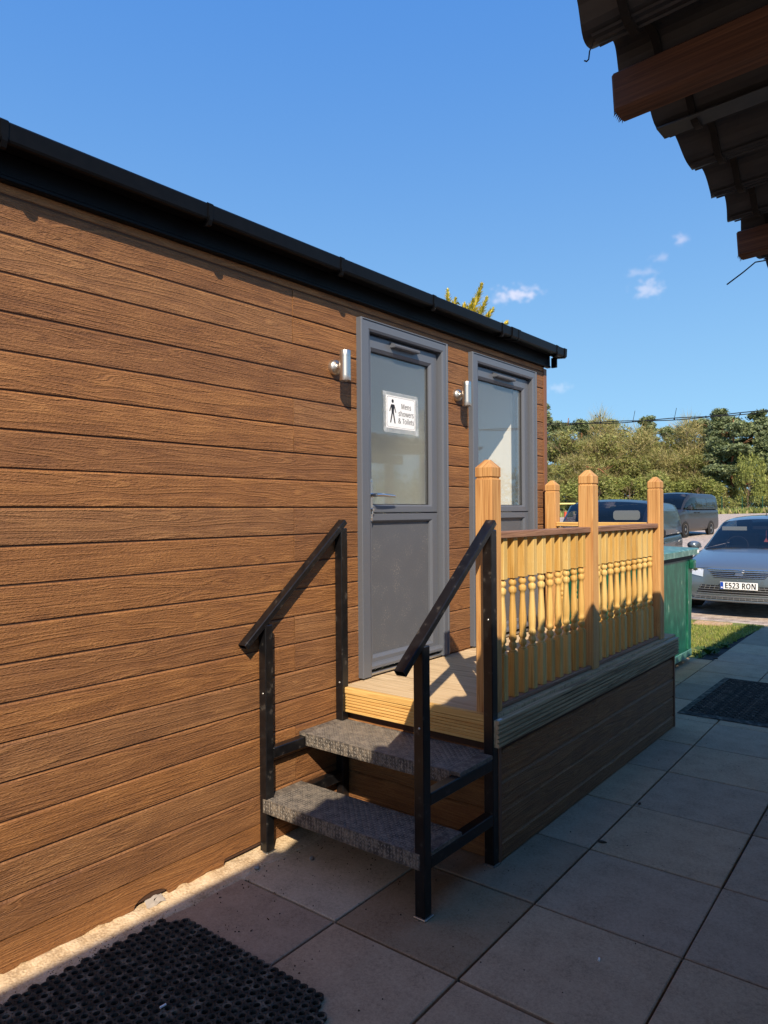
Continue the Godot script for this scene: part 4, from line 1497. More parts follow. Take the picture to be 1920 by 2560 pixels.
func steering(t: Node, x: float, y: float, z: float) -> void:
	var b := MB.new()
	var ps := PackedVector3Array()
	for k in 21:
		var an := TAU * k / 20.0
		ps.append(V(x + 0.18 * cos(an), y + 0.165 * sin(an), z - 0.08 * sin(an)))
	b.tube(ps, 0.014, 6)
	obj(b, "steering_wheel", M.gasket, t)

func zf(x: float) -> float: return 0.045 - 0.15 * x * x - 0.16 * pow(absf(x), 6.0)
func nose_back(y: float) -> float:
	var tb := [[0.76, 0.14], [0.72, 0.085], [0.68, 0.045], [0.6, 0.015], [0.45, 0.0], [0.3, 0.012], [0.2, 0.06]]
	return interp(tb, y, 1)
func nose(x: float, y: float, off := 0.0) -> Vector3:
	return V(x, y, zf(x) - nose_back(y) + off)

func saloon(label: String, paint: Material, at: Vector3, turn: float, plated: bool) -> void:
	var t := thing("parked_car", label, "car", at, turn, "vehicles in the car park")
	var tab := [[-0.06, 0.80, 0.24, 0.70, 0.02], [-0.2, 0.86, 0.21, 0.755, 0.03], [-0.45, 0.895, 0.2, 0.81, 0.045], [-0.8, 0.905, 0.2, 0.875, 0.05], [-1.15, 0.91, 0.2, 0.935, 0.045], [-1.6, 0.92, 0.2, 0.955, 0.02], [-2.6, 0.925, 0.2, 0.965, 0.0], [-3.6, 0.92, 0.2, 0.985, 0.0], [-4.2, 0.9, 0.22, 1.0, 0.02], [-4.6, 0.83, 0.27, 0.99, 0.02], [-4.76, 0.7, 0.35, 0.94, 0.02]]
	var b := MB.new()
	var rows := []
	for z in [-0.06, -0.12, -0.2, -0.32, -0.45, -0.62, -0.8, -1.0, -1.15, -1.35, -1.6, -2.1, -2.6, -3.1, -3.6, -4.0, -4.3, -4.6, -4.76]: rows.append(body_row(tab, z))
	b.skin(rows, V(0, 0.6, 0), true)
	var fr := []
	for y in [0.2, 0.25, 0.3, 0.38, 0.45, 0.52, 0.6, 0.64, 0.68, 0.70, 0.72, 0.735]:
		var r := PackedVector3Array()
		for k in 25:
			var x := lerpf(-0.868, 0.868, k / 24.0)
			r.append(nose(x, y))
		fr.append(r)
	b.skin(fr, V(0, 0.5, -1.5))
	obj(b, "body", paint, t)
	# greenhouse
	var g := [[-1.10, 0.80, 0.76, 0.93, 0.945], [-1.5, 0.815, 0.70, 0.95, 1.17], [-1.95, 0.82, 0.635, 0.955, 1.40], [-2.2, 0.82, 0.61, 0.96, 1.455], [-2.7, 0.82, 0.60, 0.965, 1.475], [-3.3, 0.81, 0.59, 0.98, 1.445], [-3.9, 0.79, 0.58, 0.99, 1.31], [-4.45, 0.74, 0.62, 1.0, 1.03]]
	obj(patch(g, -1.13, -1.97, -0.645, 0.645, 8, 12), "windscreen", M.car_glass, t)
	for s in [-1.0, 1.0]: obj(patch(g, -1.10, -1.97, 0.645 * s, 0.76 * s, 8, 3), "pillar", paint, t)
	obj(patch(g, -1.97, -3.5, -0.76, 0.76, 8, 16), "roof", paint, t)
	obj(patch(g, -3.5, -4.4, -0.62, 0.62, 5, 8), "rear_window", M.dark_glass, t)
	for s in [-1.0, 1.0]:
		obj(patch(g, -1.35, -3.5, 0.76 * s, 1.0 * s, 8, 3), "side_window", M.dark_glass, t)
		obj(patch(g, -3.5, -4.45, 0.62 * s, 1.0 * s, 5, 5), "rear_pillar", paint, t)
		obj(patch(g, -2.3, -2.42, 0.76 * s, 1.0 * s, 1, 3, 0.004), "pillar", M.gasket, t)
		# mirror
		var mr := MB.new()
		mr.xf = Transform3D(Basis.from_scale(V(1.35, 0.85, 1.0)), V(0.99 * s, 1.0, -1.42))
		mr.lathe(Vector3.ZERO, PackedVector2Array([Vector2(0.0, 0.1), Vector2(0.045, 0.09), Vector2(0.075, 0.04), Vector2(0.085, 0.0), Vector2(0.085, -0.03), Vector2(0.0, -0.035)]), 14, 2)
		mr.xf = Transform3D(Basis.IDENTITY, V(0, 0, 0))
		mr.box(V(minf(0.86 * s, 0.95 * s), 0.96, -1.44), V(maxf(0.86 * s, 0.95 * s), 0.99, -1.40), 0.01)
		obj(mr, "mirror", paint, t)
		for z in [-0.95, -3.75]:
			arch(t, 0.906 * s, z, 0.32)
			wheel(t, 0.84 * s, z, 0.315, M.galv)
		# headlamp wrapping the corner
		var hl := MB.new()
		var hr := []
		for i in 7:
			var f := i / 6.0
			var row := PackedVector3Array()
			for j in 5:
				var e := j / 4.0
				var x := lerpf(0.52, 0.885, f)
				var ylo := lerpf(0.575, 0.64, f)
				var yhi := lerpf(0.685, 0.845, f)
				var yy := lerpf(ylo, yhi, e)
				var zz := zf(minf(x, 0.8)) - nose_back(minf(yy, 0.72)) + 0.012 - maxf(0.0, x - 0.8) * 3.2 - maxf(0.0, yy - 0.7) * 1.3
				row.append(V(x * s, yy, zz))
			hr.append(row)
		hl.skin(hr, V(0, 0.65, -1.0))
		var ho := obj(hl, "headlamp", M.lamp_glass, t)
		for c in [[0.64, 0.675, 0.035], [0.745, 0.71, 0.042]]:
			var bu := MB.new()
			bu.lathe(V(c[0] * s, c[1], zf(c[0]) - nose_back(c[1]) + 0.0), PackedVector2Array([Vector2(c[2], 0.022), Vector2(c[2] * 0.7, 0.016), Vector2(0, 0.019)]), 12, 2)
			obj(bu, "reflector", M.chrome, ho)
		# fog lamp recess
		var fg := MB.new()
		var frw := []
		for i in 4:
			var row2 := PackedVector3Array()
			for j in 3: row2.append(nose(lerpf(0.70, 0.84, i / 3.0) * s, lerpf(0.33, 0.43, j / 2.0), 0.006))
			frw.append(row2)
		fg.skin(frw, V(0, 0.4, -1.0))
		obj(fg, "fog_lamp", M.lamp_glass, t)
	# upper grille
	var ug := MB.new()
	var ur := []
	for i in 9:
		var row := PackedVector3Array()
		for j in 3:
			var e := j / 2.0
			var hw := lerpf(0.345, 0.455, e)
			row.append(nose(lerpf(-hw, hw, i / 8.0), lerpf(0.575, 0.69, e), 0.004))
		ur.append(row)
	ug.skin(ur, V(0, 0.6, -1.0))
	var ugo := obj(ug, "grille", M.gasket, t)
	for k in 5:
		var y := 0.585 + 0.027 * k
		var hw := lerpf(0.345, 0.455, (y - 0.575) / 0.115)
		var ps := PackedVector3Array()
		for i in 9: ps.append(nose(lerpf(-hw, hw, i / 8.0), y, 0.012))
		var bb := MB.new()
		bb.tube(ps, 0.0065 if k < 4 else 0.013, 5)
		obj(bb, "chrome_bar", M.chrome, ugo)
	# emblem: bright oval with a darker field
	for e in [[0.075, 0.032, 0.018, "chrome"], [0.062, 0.024, 0.0205, "emblem"]]:
		var em := MB.new()
		var pp := PackedVector2Array()
		for k in 20: pp.append(Vector2(e[0] * cos(TAU * k / 20), 0.635 + e[1] * sin(TAU * k / 20)))
		em.prism(pp, 2, 0.0, zf(0) - nose_back(0.635) + e[2])
		obj(em, "emblem", M[e[3]], t)
	# lower grille: dark opening with a lattice
	var lg := MB.new()
	var lr := []
	for i in 13:
		var row := PackedVector3Array()
		for j in 3:
			var e := j / 2.0
			var hw := lerpf(0.68, 0.55, e)
			row.append(nose(lerpf(-hw, hw, i / 12.0), lerpf(0.235, 0.455, e), 0.004))
		lr.append(row)
	lg.skin(lr, V(0, 0.3, -1.0))
	var lgo := obj(lg, "lower_grille", M.gasket, t)
	var la := MB.new()
	for k in 6:
		var y := 0.25 + 0.036 * k
		var hw := lerpf(0.68, 0.55, (y - 0.235) / 0.22)
		var ps := PackedVector3Array()
		for i in 11: ps.append(nose(lerpf(-hw, hw, i / 10.0), y, 0.008))
		la.tube(ps, 0.0045, 4)
	for k in 17:
		var f := k / 16.0
		la.tube(PackedVector3Array([nose(lerpf(-0.66, 0.66, f), 0.238, 0.008), nose(lerpf(-0.54, 0.54, f), 0.453, 0.008)]), 0.004, 4)
	stuff(obj(la, "lattice", M.galv, lgo))
	var sp := MB.new()
	var pst := PackedVector3Array()
	for i in 13: pst.append(nose(lerpf(-0.7, 0.7, i / 12.0), 0.222, 0.012))
	sp.tube(pst, 0.014, 6)
	obj(sp, "splitter", paint, t)
	if plated:
		var pl := group_node("number_plate", t)
		var zz := zf(0.0) + 0.016
		box_part(pl, V(-0.26, 0.405, zz), V(0.26, 0.516, zz + 0.008), 0.003, "plate", M.white_paper)
		box_part(pl, V(-0.256, 0.409, zz + 0.0082), V(-0.214, 0.512, zz + 0.0092), 0.0, "blue_band", M.plate_blue)
		box_part(pl, V(-0.246, 0.422, zz + 0.0093), V(-0.224, 0.440, zz + 0.0097), 0.0, "band_letters", M.white_paper)
		var tx := text("E523 RON", 0.118, 0.0015, M.ink, pl, "lettering", true)
		tx.position = V(0.022, 0.4605, zz + 0.0095)
		tx.scale = V(0.80, 1.0, 1.0)
	# wipers, aerial
	var wi := MB.new()
	wi.tube(PackedVector3Array([V(-0.62, 0.955, -1.10), V(-0.1, 0.99, -1.17), V(0.02, 0.985, -1.16)]), 0.008, 5)
	wi.tube(PackedVector3Array([V(0.0, 0.955, -1.08), V(0.5, 0.995, -1.19), V(0.6, 0.99, -1.19)]), 0.008, 5)
	obj(wi, "wiper", M.gasket, t)
	var ae := MB.new()
	ae.tube(PackedVector3Array([V(0.0, 1.49, -2.35), V(0.0, 1.62, -2.55)]), 0.008, 5, 0.003)
	obj(ae, "aerial", M.gasket, t)
	# cabin inside
	box_part(t, V(-0.78, 0.3, -4.2), V(0.78, 0.36, -1.1), 0.0, "floor_pan", M.gasket)
	box_part(t, V(-0.76, 0.6, -1.72), V(0.76, 0.925, -1.16), 0.05, "dashboard", M.gasket)
	seats(t, -2.5, 0.62, M.interior)
	box_part(t, V(-0.6, 0.5, -3.4), V(0.6, 1.12, -3.2), 0.06, "rear_seat", M.interior)
	steering(t, -0.37, 0.98, -1.78)
	for x in [-0.42]: box_part(t, V(x - 0.2, 1.25, -1.86), V(x + 0.2, 1.32, -1.85), 0.004, "sun_visor", M.visor)
	box_part(t, V(-0.12, 1.27, -1.8), V(0.12, 1.33, -1.77), 0.01, "rear_view_mirror", M.gasket)

func van(label: String, paint: Material, at: Vector3, turn: float, k: Dictionary) -> void:
	var t := thing("parked_van", label, "van", at, turn, "vehicles in the car park")
	var L: float = k.L
	var w: float = k.w
	var H: float = k.H
	var hb: float = k.belt
	var zw: float = k.ws          # foot of the windscreen
	var zr: float = k.wr          # its head
	var tab := [[0.0, w * 0.72, 0.32, hb * 0.72, 0.02], [-0.06, w * 0.86, 0.25, hb * 0.78, 0.03], [-0.2, w * 0.95, 0.22, hb * 0.86, 0.04], [zw * 0.6, w * 0.985, 0.22, hb * 0.95, 0.05], [zw, w, 0.22, hb, 0.04], [zw - 0.6, w, 0.22, hb, 0.0], [-L + 0.25, w, 0.24, hb, 0.0], [-L, w * 0.97, 0.3, hb, 0.0]]
	var b := MB.new()
	var rows := []
	var r0 := body_row(tab, 0.0)
	var cap := PackedVector3Array()
	for p in r0: cap.append(V(p.x * 0.5, lerpf(0.55, p.y, 0.5), 0.03))
	var cap2 := PackedVector3Array()
	for p in r0: cap2.append(V(0, 0.55, 0.035))
	rows = [cap2, cap]
	for z in [0.0, -0.06, -0.13, -0.2, zw * 0.6, zw, zw - 0.6, -L * 0.5, -L + 0.25, -L]: rows.append(body_row(tab, z))
	b.skin(rows, V(0, hb * 0.5, -L * 0.4), false)
	obj(b, "body", paint, t)
	var g := [[zw, w * 0.9, w * 0.86, hb - 0.01, hb + 0.005], [lerpf(zw, zr, 0.5), w * 0.93, w * 0.82, hb, lerpf(hb, H, 0.56)], [zr, w * 0.95, w * 0.83, hb, H - 0.07], [zr - 0.35, w * 0.965, w * 0.84, hb, H - 0.015], [zr - 1.2, w * 0.97, w * 0.84, hb, H - 0.03], [-L + 0.35, w * 0.965, w * 0.83, hb, H - 0.05], [-L + 0.03, w * 0.95, w * 0.81, hb, H - 0.10]]
	obj(patch(g, zw - 0.03, zr - 0.02, -0.635, 0.635, 8, 12), "windscreen", M.car_glass, t)
	for s in [-1.0, 1.0]: obj(patch(g, zw, zr - 0.02, 0.635 * s, 0.77 * s, 8, 3), "pillar", paint, t)
	obj(patch(g, zr - 0.02, -L + 0.03, -0.77, 0.77, 10, 18), "roof", paint, t)
	for s in [-1.0, 1.0]:
		var z1: float = k.door
		obj(patch(g, zw - 0.22, z1, 0.77 * s, 1.0 * s, 6, 3), "side_window", M.car_glass, t)
		obj(patch(g, z1, -L + 0.03, 0.77 * s, 1.0 * s, 8, 3), "side_panel", paint, t)
		for wz in k.windows: obj(patch(g, wz[0], wz[1], 0.79 * s, 0.965 * s, 4, 3, 0.008), "side_window", M.dark_glass, t)
		var mr := MB.new()
		mr.box(V(minf(w * 0.99 * s, (w + 0.2) * s), hb - 0.03, zw - 0.42), V(maxf(w * 0.99 * s, (w + 0.2) * s), hb + 0.17, zw - 0.28), 0.05)
		obj(mr, "mirror", M.gasket if k.dark_mirror else paint, t)
		for z in [k.front_axle, k.rear_axle]:
			arch(t, w * s * 1.0, z, 0.335)
			wheel(t, (w - 0.075) * s, z, 0.335, M.galv)
		for hz in k.handles: box_part(t, V(minf(w * s * 0.99, w * s * 1.02), hb - 0.16, hz - 0.09), V(maxf(w * s * 0.99, w * s * 1.02), hb - 0.12, hz + 0.09), 0.008, "door_handle", M.gasket)
		var hl := MB.new()
		hl.box(V(s * w * 0.68 - 0.17, hb * 0.66, -0.2), V(s * w * 0.68 + 0.17, hb * 0.80, 0.0), 0.04)
		obj(hl, "headlamp", M.lamp_glass, t)
	# back and details
	var rb := MB.new()
	for i in 8:
		var a := lerpf(-1.0, 1.0, i / 8.0)
		var c := lerpf(-1.0, 1.0, (i + 1) / 8.0)
		rb.tri(green(g, -L + 0.03, a), green(g, -L + 0.03, c), V(0, hb, -L + 0.03), Vector3.FORWARD)
	obj(rb, "rear_door", paint, t)
	box_part(t, V(-w * 0.55, hb * 0.52, -0.03), V(w * 0.55, hb * 0.66, 0.045), 0.02, "grille", M.gasket)
	box_part(t, V(-w * 0.86, 0.3, -0.1), V(w * 0.86, 0.5, 0.05), 0.05, "bumper", M.gasket)
	box_part(t, V(-w * 0.9, hb - 0.2, zr - 0.1), V(w * 0.9, hb + 0.0, zw - 0.1), 0.05, "dashboard", M.gasket)
	box_part(t, V(-w * 0.86, 0.4, -L + 0.1), V(w * 0.86, 0.46, zw - 0.1), 0.0, "floor_pan", M.gasket)
	box_part(t, V(-w * 0.88, 0.46, zr - 1.25), V(w * 0.88, H - 0.14, zr - 1.2), 0.0, "bulkhead", M.interior)
	seats(t, zr - 0.85, hb - 0.28, M.interior)
	steering(t, -0.38, hb + 0.02, zr + 0.12)
	if k.visor:
		var vi := MB.new()
		var vp := PackedVector2Array()
		for c in [[0.18, 0.035, 0], [-0.2, 0.035, 1], [-0.2, -0.035, 2], [0.18, -0.035, 3]]:
			for q in 6: vp.append(Vector2(0.33 + c[0] + 0.055 * cos(PI * 0.5 * (c[2] + q / 5.0)), H - 0.28 + c[1] + 0.055 * sin(PI * 0.5 * (c[2] + q / 5.0))))
		vi.prism(vp, 2, zr - 0.04, zr - 0.02)
		obj(vi, "sun_visor", M.visor, t)
	var ae := MB.new()
	ae.tube(PackedVector3Array([V(-0.3, H + 0.02, zr - 0.4), V(-0.34, H + 0.3, zr - 0.62)]), 0.006, 5, 0.003)
	obj(ae, "aerial", M.gasket, t)

func car_paint(called: String, c: Color, metal: float, rough := 0.35) -> StandardMaterial3D:
	var m := mat(called, c, rough, metal)
	m.clearcoat_enabled = true
	m.clearcoat = 0.9 if metal > 0.3 else 0.4
	m.clearcoat_roughness = 0.05
	return m

func vehicles() -> void:
	car_paint("paint_silver", c8(112, 122, 128), 0.5, 0.3)
	car_paint("paint_navy", c8(16, 17, 21), 0.1)
	car_paint("paint_graphite", c8(42, 42, 43), 0.1)
	car_paint("paint_blue", c8(36, 46, 74), 0.4)
	mat("interior", c8(58, 58, 60), 0.9)
	mat("visor", c8(196, 200, 190), 0.8)
	mat("lamp_glass", c8(226, 228, 226), 0.15, 0.35)
	mat("emblem", c8(128, 140, 166), 0.2, 0.5)
	mat("plate_blue", c8(24, 70, 168), 0.5)
	mat("cup_yellow", c8(226, 196, 84), 0.6)
	mat("pink", c8(220, 120, 110), 0.6)
	var dg := mat("dark_glass", c8(34, 40, 48), 0.04)
	dg.metallic_specular = 0.7
	saloon("silver-blue saloon car with white number plate facing the path at right", M.paint_silver, V(0.08, 0.018, -11.93), 0.03, true)
	saloon("dark blue car just showing its windscreen corner behind the silver saloon at the right edge", M.paint_blue, V(-2.25, ground_y(-31.5) + 0.0, -31.5), 0.0, false)
	van("black van with curved roof parked just behind the deck railing", M.paint_navy, V(-2.36, ground_y(-12.2), -12.0), deg_to_rad(7), {"L": 4.4, "w": 0.9, "H": 1.80, "belt": 1.12, "ws": -0.72, "wr": -1.5, "door": -2.15, "windows": [], "front_axle": -0.85, "rear_axle": -3.6, "handles": [-1.9], "dark_mirror": true, "visor": true})
	van("dusty dark grey van with tinted side windows parked in the middle of the car park", M.paint_graphite, V(-7.75, ground_y(-32.6), -32.4), deg_to_rad(-6), {"L": 5.0, "w": 0.97, "H": 1.97, "belt": 1.22, "ws": -0.85, "wr": -1.75, "door": -2.3, "windows": [[-2.36, -3.5], [-3.55, -4.75]], "front_axle": -0.95, "rear_axle": -3.95, "handles": [-2.1, -2.5], "dark_mirror": false, "visor": false})
	# a paper cup and an air freshener behind the saloon's windscreen
	var c := MB.new()
	c.lathe(Vector3.ZERO, PackedVector2Array([Vector2(0.0, 0.001), Vector2(0.034, 0.0), Vector2(0.048, 0.115), Vector2(0.044, 0.115), Vector2(0.032, 0.01)]), 14)
	var co := obj(c, "paper_cup", M.cup_yellow)
	co.position = V(0.34, 0.943, -13.2)
	tag(co, "pale yellow paper cup on the dashboard of the silver saloon", "cup")
	var a := MB.new()
	a.prism(PackedVector2Array([Vector2(-0.035, 0), Vector2(0.035, 0), Vector2(0.0, 0.07)]), 2, -0.002, 0.002)
	a.tube(PackedVector3Array([V(0, 0.068, 0), V(0, 0.235, -0.03)]), 0.002, 4)
	var ao := obj(a, "air_freshener", M.pink)
	ao.position = V(0.12, 1.08, -13.7)
	tag(ao, "small pink triangle hanging from the mirror of the silver saloon", "air freshener")

# ---------------------------------------------------------------- trees and hedge
func leaf_cloud(sd: int, lobes: Array, count: int, size: float, cols: Array, flat := 0.0) -> MB:
	var b := MB.new()
	b.use_col = true
	var r := RandomNumberGenerator.new()
	r.seed = sd
	var tot := 0.0
	for l in lobes: tot += l[3] * l[4]
	for l in lobes:
		var n := int(count * l[3] * l[4] / tot)
		for i in n:
			var d := V(r.randfn(), r.randfn(), r.randfn()).normalized()
			var rad := pow(r.randf(), 0.45)
			if r.randf() < 0.08: rad *= 1.18
			var p := V(l[0] + d.x * l[3] * rad, l[1] + d.y * l[4] * rad, l[2] + d.z * l[3] * rad)
			var u := V(r.randfn(), r.randfn() * (1.0 - flat), r.randfn()).normalized()
			var w := u.cross(V(r.randfn(), r.randfn(), r.randfn())).normalized()
			var s := size * r.randf_range(0.6, 1.4)
			var c: Color = cols[r.randi_range(0, cols.size() - 1)]
			b.col = c * r.randf_range(0.75, 1.2)
			b.tri(p - u * s * 0.5 - w * s * 0.22, p + u * s * 0.6, p - u * s * 0.3 + w * s * 0.4)
			b.tri(p + u * s * 0.2 - w * s * 0.3, p - w * s * 0.55 - u * s * 0.3, p + u * s * 0.55 - w * s * 0.6)
	return b

func trunk_mesh(sd: int, h: float, r0: float, limbs: int, spread: float, start: float, up := 0.7) -> MB:
	var b := MB.new()
	var r := RandomNumberGenerator.new()
	r.seed = sd
	var ps := PackedVector3Array()
	for i in 7: ps.append(V(r.randfn() * 0.02 * h * i / 7.0, h * i / 6.0 - 0.1, r.randfn() * 0.02 * h * i / 7.0))
	b.tube(ps, r0, 7, r0 * 0.25)
	for k in limbs:
		var f := lerpf(start, 0.95, float(k) / limbs)
		var o := ps[int(f * 5.99)].lerp(ps[mini(int(f * 5.99) + 1, 6)], fposmod(f * 5.99, 1.0))
		var an := k * 2.4 + r.randf()
		var d := V(cos(an), up * r.randf_range(0.6, 1.3), sin(an)).normalized()
		var L := spread * r.randf_range(0.6, 1.1) * (1.15 - f * 0.5)
		var q := PackedVector3Array([o, o + d * L * 0.5 + V(0, 0.02 * h, 0), o + d * L + V(r.randfn() * 0.3, 0.06 * h, r.randfn() * 0.3)])
		b.tube(q, r0 * 0.4 * (1.2 - f), 5, 0.02)
		for m in 3:
			var d2 := (d + V(r.randfn(), r.randfn() * 0.5 + 0.4, r.randfn()) * 0.8).normalized()
			b.tube(PackedVector3Array([q[1], q[1] + d2 * L * 0.45]), r0 * 0.16, 4, 0.012)
	return b

func twigs(sd: int, lobes: Array, count: int, len: float, cols: Array) -> MB:
	# bare spring twigs: slender three-sided spikes fanning up and out
	var b := MB.new()
	b.use_col = true
	var r := RandomNumberGenerator.new()
	r.seed = sd
	for i in count:
		var l: Array = lobes[r.randi_range(0, lobes.size() - 1)]
		var d := V(r.randfn(), r.randfn(), r.randfn()).normalized()
		var rad := pow(r.randf(), 0.4)
		var p := V(l[0] + d.x * l[3] * rad, l[1] + d.y * l[4] * rad, l[2] + d.z * l[3] * rad)
		var u := (d + V(r.randfn() * 0.5, 0.9 + r.randfn() * 0.3, r.randfn() * 0.5)).normalized()
		var s := len * r.randf_range(0.5, 1.3)
		var w := u.cross(V(r.randfn(), r.randfn(), r.randfn())).normalized() * 0.02
		b.col = cols[r.randi_range(0, cols.size() - 1)] * r.randf_range(0.8, 1.2)
		b.tri(p - w, p + w, p + u * s)
	return b

func tree(called: String, label: String, at: Vector3, turn: float, sc: Vector3, tm: Mesh, tmat: Material, cm: Mesh, cmat: Material, tw: Mesh = null) -> void:
	var t := thing(called, label, "tree" if called.ends_with("tree") else "bush", at, turn, "woodland behind the car park")
	t.scale = sc
	put(tm, "trunk" if called.ends_with("tree") else "stems", tmat, t)
	put(cm, "crown", cmat, t)
	if tw: put(tw, "twigs", cmat, t)

func lin(r: float, g: float, b: float) -> Color: return c8(r, g, b).srgb_to_linear()

func woodland() -> void:
	var lf := mat("leaf", Color(1, 1, 1), 0.7)
	lf.vertex_color_use_as_albedo = true
	lf.backlight_enabled = true
	lf.backlight = Color(0.5, 0.55, 0.3)
	mat("bark", c8(120, 100, 80), 0.95)
	mat("bark_pine", c8(146, 100, 70), 0.95)
	mat("bark_pale", c8(160, 150, 128), 0.95)
	var pine_c := [lin(126, 138, 96), lin(112, 126, 90), lin(140, 150, 104), lin(100, 114, 84)]
	var olive_c := [lin(144, 148, 82), lin(126, 132, 70), lin(160, 160, 94), lin(140, 132, 84)]
	var brown_c := [lin(164, 152, 100), lin(148, 136, 86), lin(176, 164, 112), lin(142, 146, 82)]
	var fresh_c := [lin(140, 148, 74), lin(124, 134, 66), lin(156, 160, 86), lin(112, 120, 62)]
	# prototypes, about 12 m tall
	var pl := []
	var rr := RandomNumberGenerator.new()
	rr.seed = 8
	for k in 15:
		var h := 3.4 + k * 0.62
		var rad := lerpf(2.3, 0.5, k / 14.0)
		for m in 3: pl.append([cos(k * 2.1 + m * 2.1) * rad * 0.75, h + rr.randf_range(-0.3, 0.3), sin(k * 2.1 + m * 2.1) * rad * 0.75, rad * 0.5 + 0.25, 0.42])
	var pine := leaf_cloud(1, pl, 7500, 0.34, pine_c, 0.3).mesh()
	var pine_t := trunk_mesh(2, 12.0, 0.2, 12, 2.4, 0.25, 0.1).mesh()
	var pl2 := []
	for k in 13: pl2.append([rr.randf_range(-1.9, 1.9), rr.randf_range(5.0, 11.2), rr.randf_range(-1.9, 1.9), rr.randf_range(0.8, 1.4), rr.randf_range(0.5, 0.9)])
	var pine2 := leaf_cloud(3, pl2, 7000, 0.34, pine_c, 0.3).mesh()
	var dl := []
	for k in 16: dl.append([rr.randf_range(-2.6, 2.6), rr.randf_range(3.4, 9.6), rr.randf_range(-2.6, 2.6), rr.randf_range(0.9, 1.6), rr.randf_range(0.8, 1.4)])
	dl.append([0, 10.4, 0, 1.3, 1.0])
	var olive := leaf_cloud(4, dl, 5600, 0.24, olive_c).mesh()
	var olive_tw := twigs(5, dl, 1800, 1.1, brown_c).mesh()
	var dec_t := trunk_mesh(6, 10.0, 0.22, 12, 3.2, 0.22, 0.9).mesh()
	var brown := leaf_cloud(7, dl, 4200, 0.19, brown_c).mesh()
	var brown_tw := twigs(8, dl, 3600, 1.4, brown_c).mesh()
	var bl := []
	for k in 14: bl.append([rr.randf_range(-2.4, 2.4), rr.randf_range(0.9, 4.2), rr.randf_range(-1.8, 1.8), rr.randf_range(0.8, 1.3), rr.randf_range(0.7, 1.1)])
	var bush := leaf_cloud(9, bl, 4200, 0.2, fresh_c).mesh()
	var bush2 := leaf_cloud(10, bl, 3600, 0.2, olive_c + fresh_c).mesh()
	var bush_t := trunk_mesh(11, 3.6, 0.09, 10, 1.8, 0.1, 1.2).mesh()
	var K := {"pine": [pine, pine_t, M.bark_pine, null, "pine_tree"], "pine2": [pine2, pine_t, M.bark_pine, null, "pine_tree"], "olive": [olive, dec_t, M.bark, olive_tw, "broadleaf_tree"], "brown": [brown, dec_t, M.bark_pale, brown_tw, "broadleaf_tree"], "bush": [bush, bush_t, M.bark, null, "leafy_bush"], "bush2": [bush2, bush_t, M.bark, null, "leafy_bush"]}
	# [kind, x, z, height scale, width scale, label]
	var S := [
		["pine", -40.2, -88.0, 1.16, 1.1, "tall dark pine half hidden behind the cabin corner"],
		["pine2", -37.6, -90.5, 1.05, 1.1, "dark pine second from the cabin corner"],
		["olive", -36.0, -86.5, 0.92, 1.25, "olive-brown tree in front of the pines near the cabin corner"],
		["brown", -33.6, -91.5, 1.13, 1.0, "bare pale-twigged tree rising above the far newel post left of the middle"],
		["pine2", -35.4, -95.5, 1.1, 1.0, "pine showing its tip behind the pale-twigged tree"],
		["olive", -31.8, -88.8, 0.86, 1.25, "broad olive tree behind the middle newel post"],
		["pine", -29.6, -97.5, 1.02, 1.2, "dark pine in the middle of the treeline"],
		["brown", -28.2, -92.0, 0.94, 1.2, "brown-budding tree above the right corner newel post"],
		["pine2", -27.4, -99.5, 0.98, 0.9, "small rounded pine tip right of the middle of the treeline"],
		["olive", -25.6, -95.0, 0.84, 1.1, "olive tree behind the far grey van"],
		["brown", -23.6, -94.5, 1.0, 1.35, "large bare-limbed brown tree with forked pale trunk behind the far van"],
		["brown", -25.2, -101.0, 1.1, 0.8, "thin grey leafless top behind the forked tree"],
		["pine", -19.9, -94.5, 1.0, 1.25, "tallest dense pine right of the forked brown tree"],
		["pine2", -18.2, -93.5, 0.92, 1.2, "broad dark pine behind the mesh fence posts"],
		["pine", -16.0, -97.0, 0.98, 1.3, "dark pine near the right edge above the silver saloon"],
		["pine2", -14.2, -97.0, 0.92, 1.2, "pine at the right edge of the picture"],
		["pine", -12.6, -105.0, 1.0, 1.2, "pine just beyond the right edge of the picture"],
		["pine2", -38.8, -97.0, 1.1, 1.2, "pine behind the second pine from the cabin corner"],
		["olive", -33.2, -97.5, 1.05, 1.3, "olive tree filling the gap behind the pale-twigged tree"],
		["olive", -29.4, -93.5, 0.9, 1.3, "leafy olive tree behind the brown-budding tree"],
		["pine2", -22.6, -104.0, 1.08, 1.3, "dark pine close behind the forked brown tree"],
		["olive", -27.0, -90.0, 0.62, 1.2, "low olive tree left of the forked brown tree"],
		["olive", -22.0, -92.0, 0.6, 1.2, "low olive tree right of the forked brown tree"],
		["brown", -34.4, -85.0, 0.62, 1.2, "low twiggy brown tree behind the far newel post"],
		["bush2", -37.0, -80.5, 0.8, 1.1, "olive green bush at the wood edge beside the cabin corner"],
		["bush", -33.6, -82.0, 0.75, 1.1, "fresh green bush behind the far newel post"],
		["bush2", -31.0, -83.2, 0.95, 1.1, "grey-green bush behind the black van roof"],
		["bush", -27.6, -85.2, 0.9, 1.1, "bright green bush between the middle and corner newel posts"],
		["bush2", -24.6, -86.8, 1.0, 1.0, "dull green bush left of the far van"],
		["bush", -20.8, -88.5, 0.8, 1.1, "bright green rounded bush behind the far van roof"],
		["bush", -16.0, -91.0, 1.35, 0.62, "tall drooping light green bush near the right edge"],
		["bush2", -18.6, -91.0, 0.7, 0.9, "low olive bush behind the right fence posts"],
		["bush2", -13.6, -94.5, 0.9, 1.0, "dull bush below the pines at the right edge"],
	]
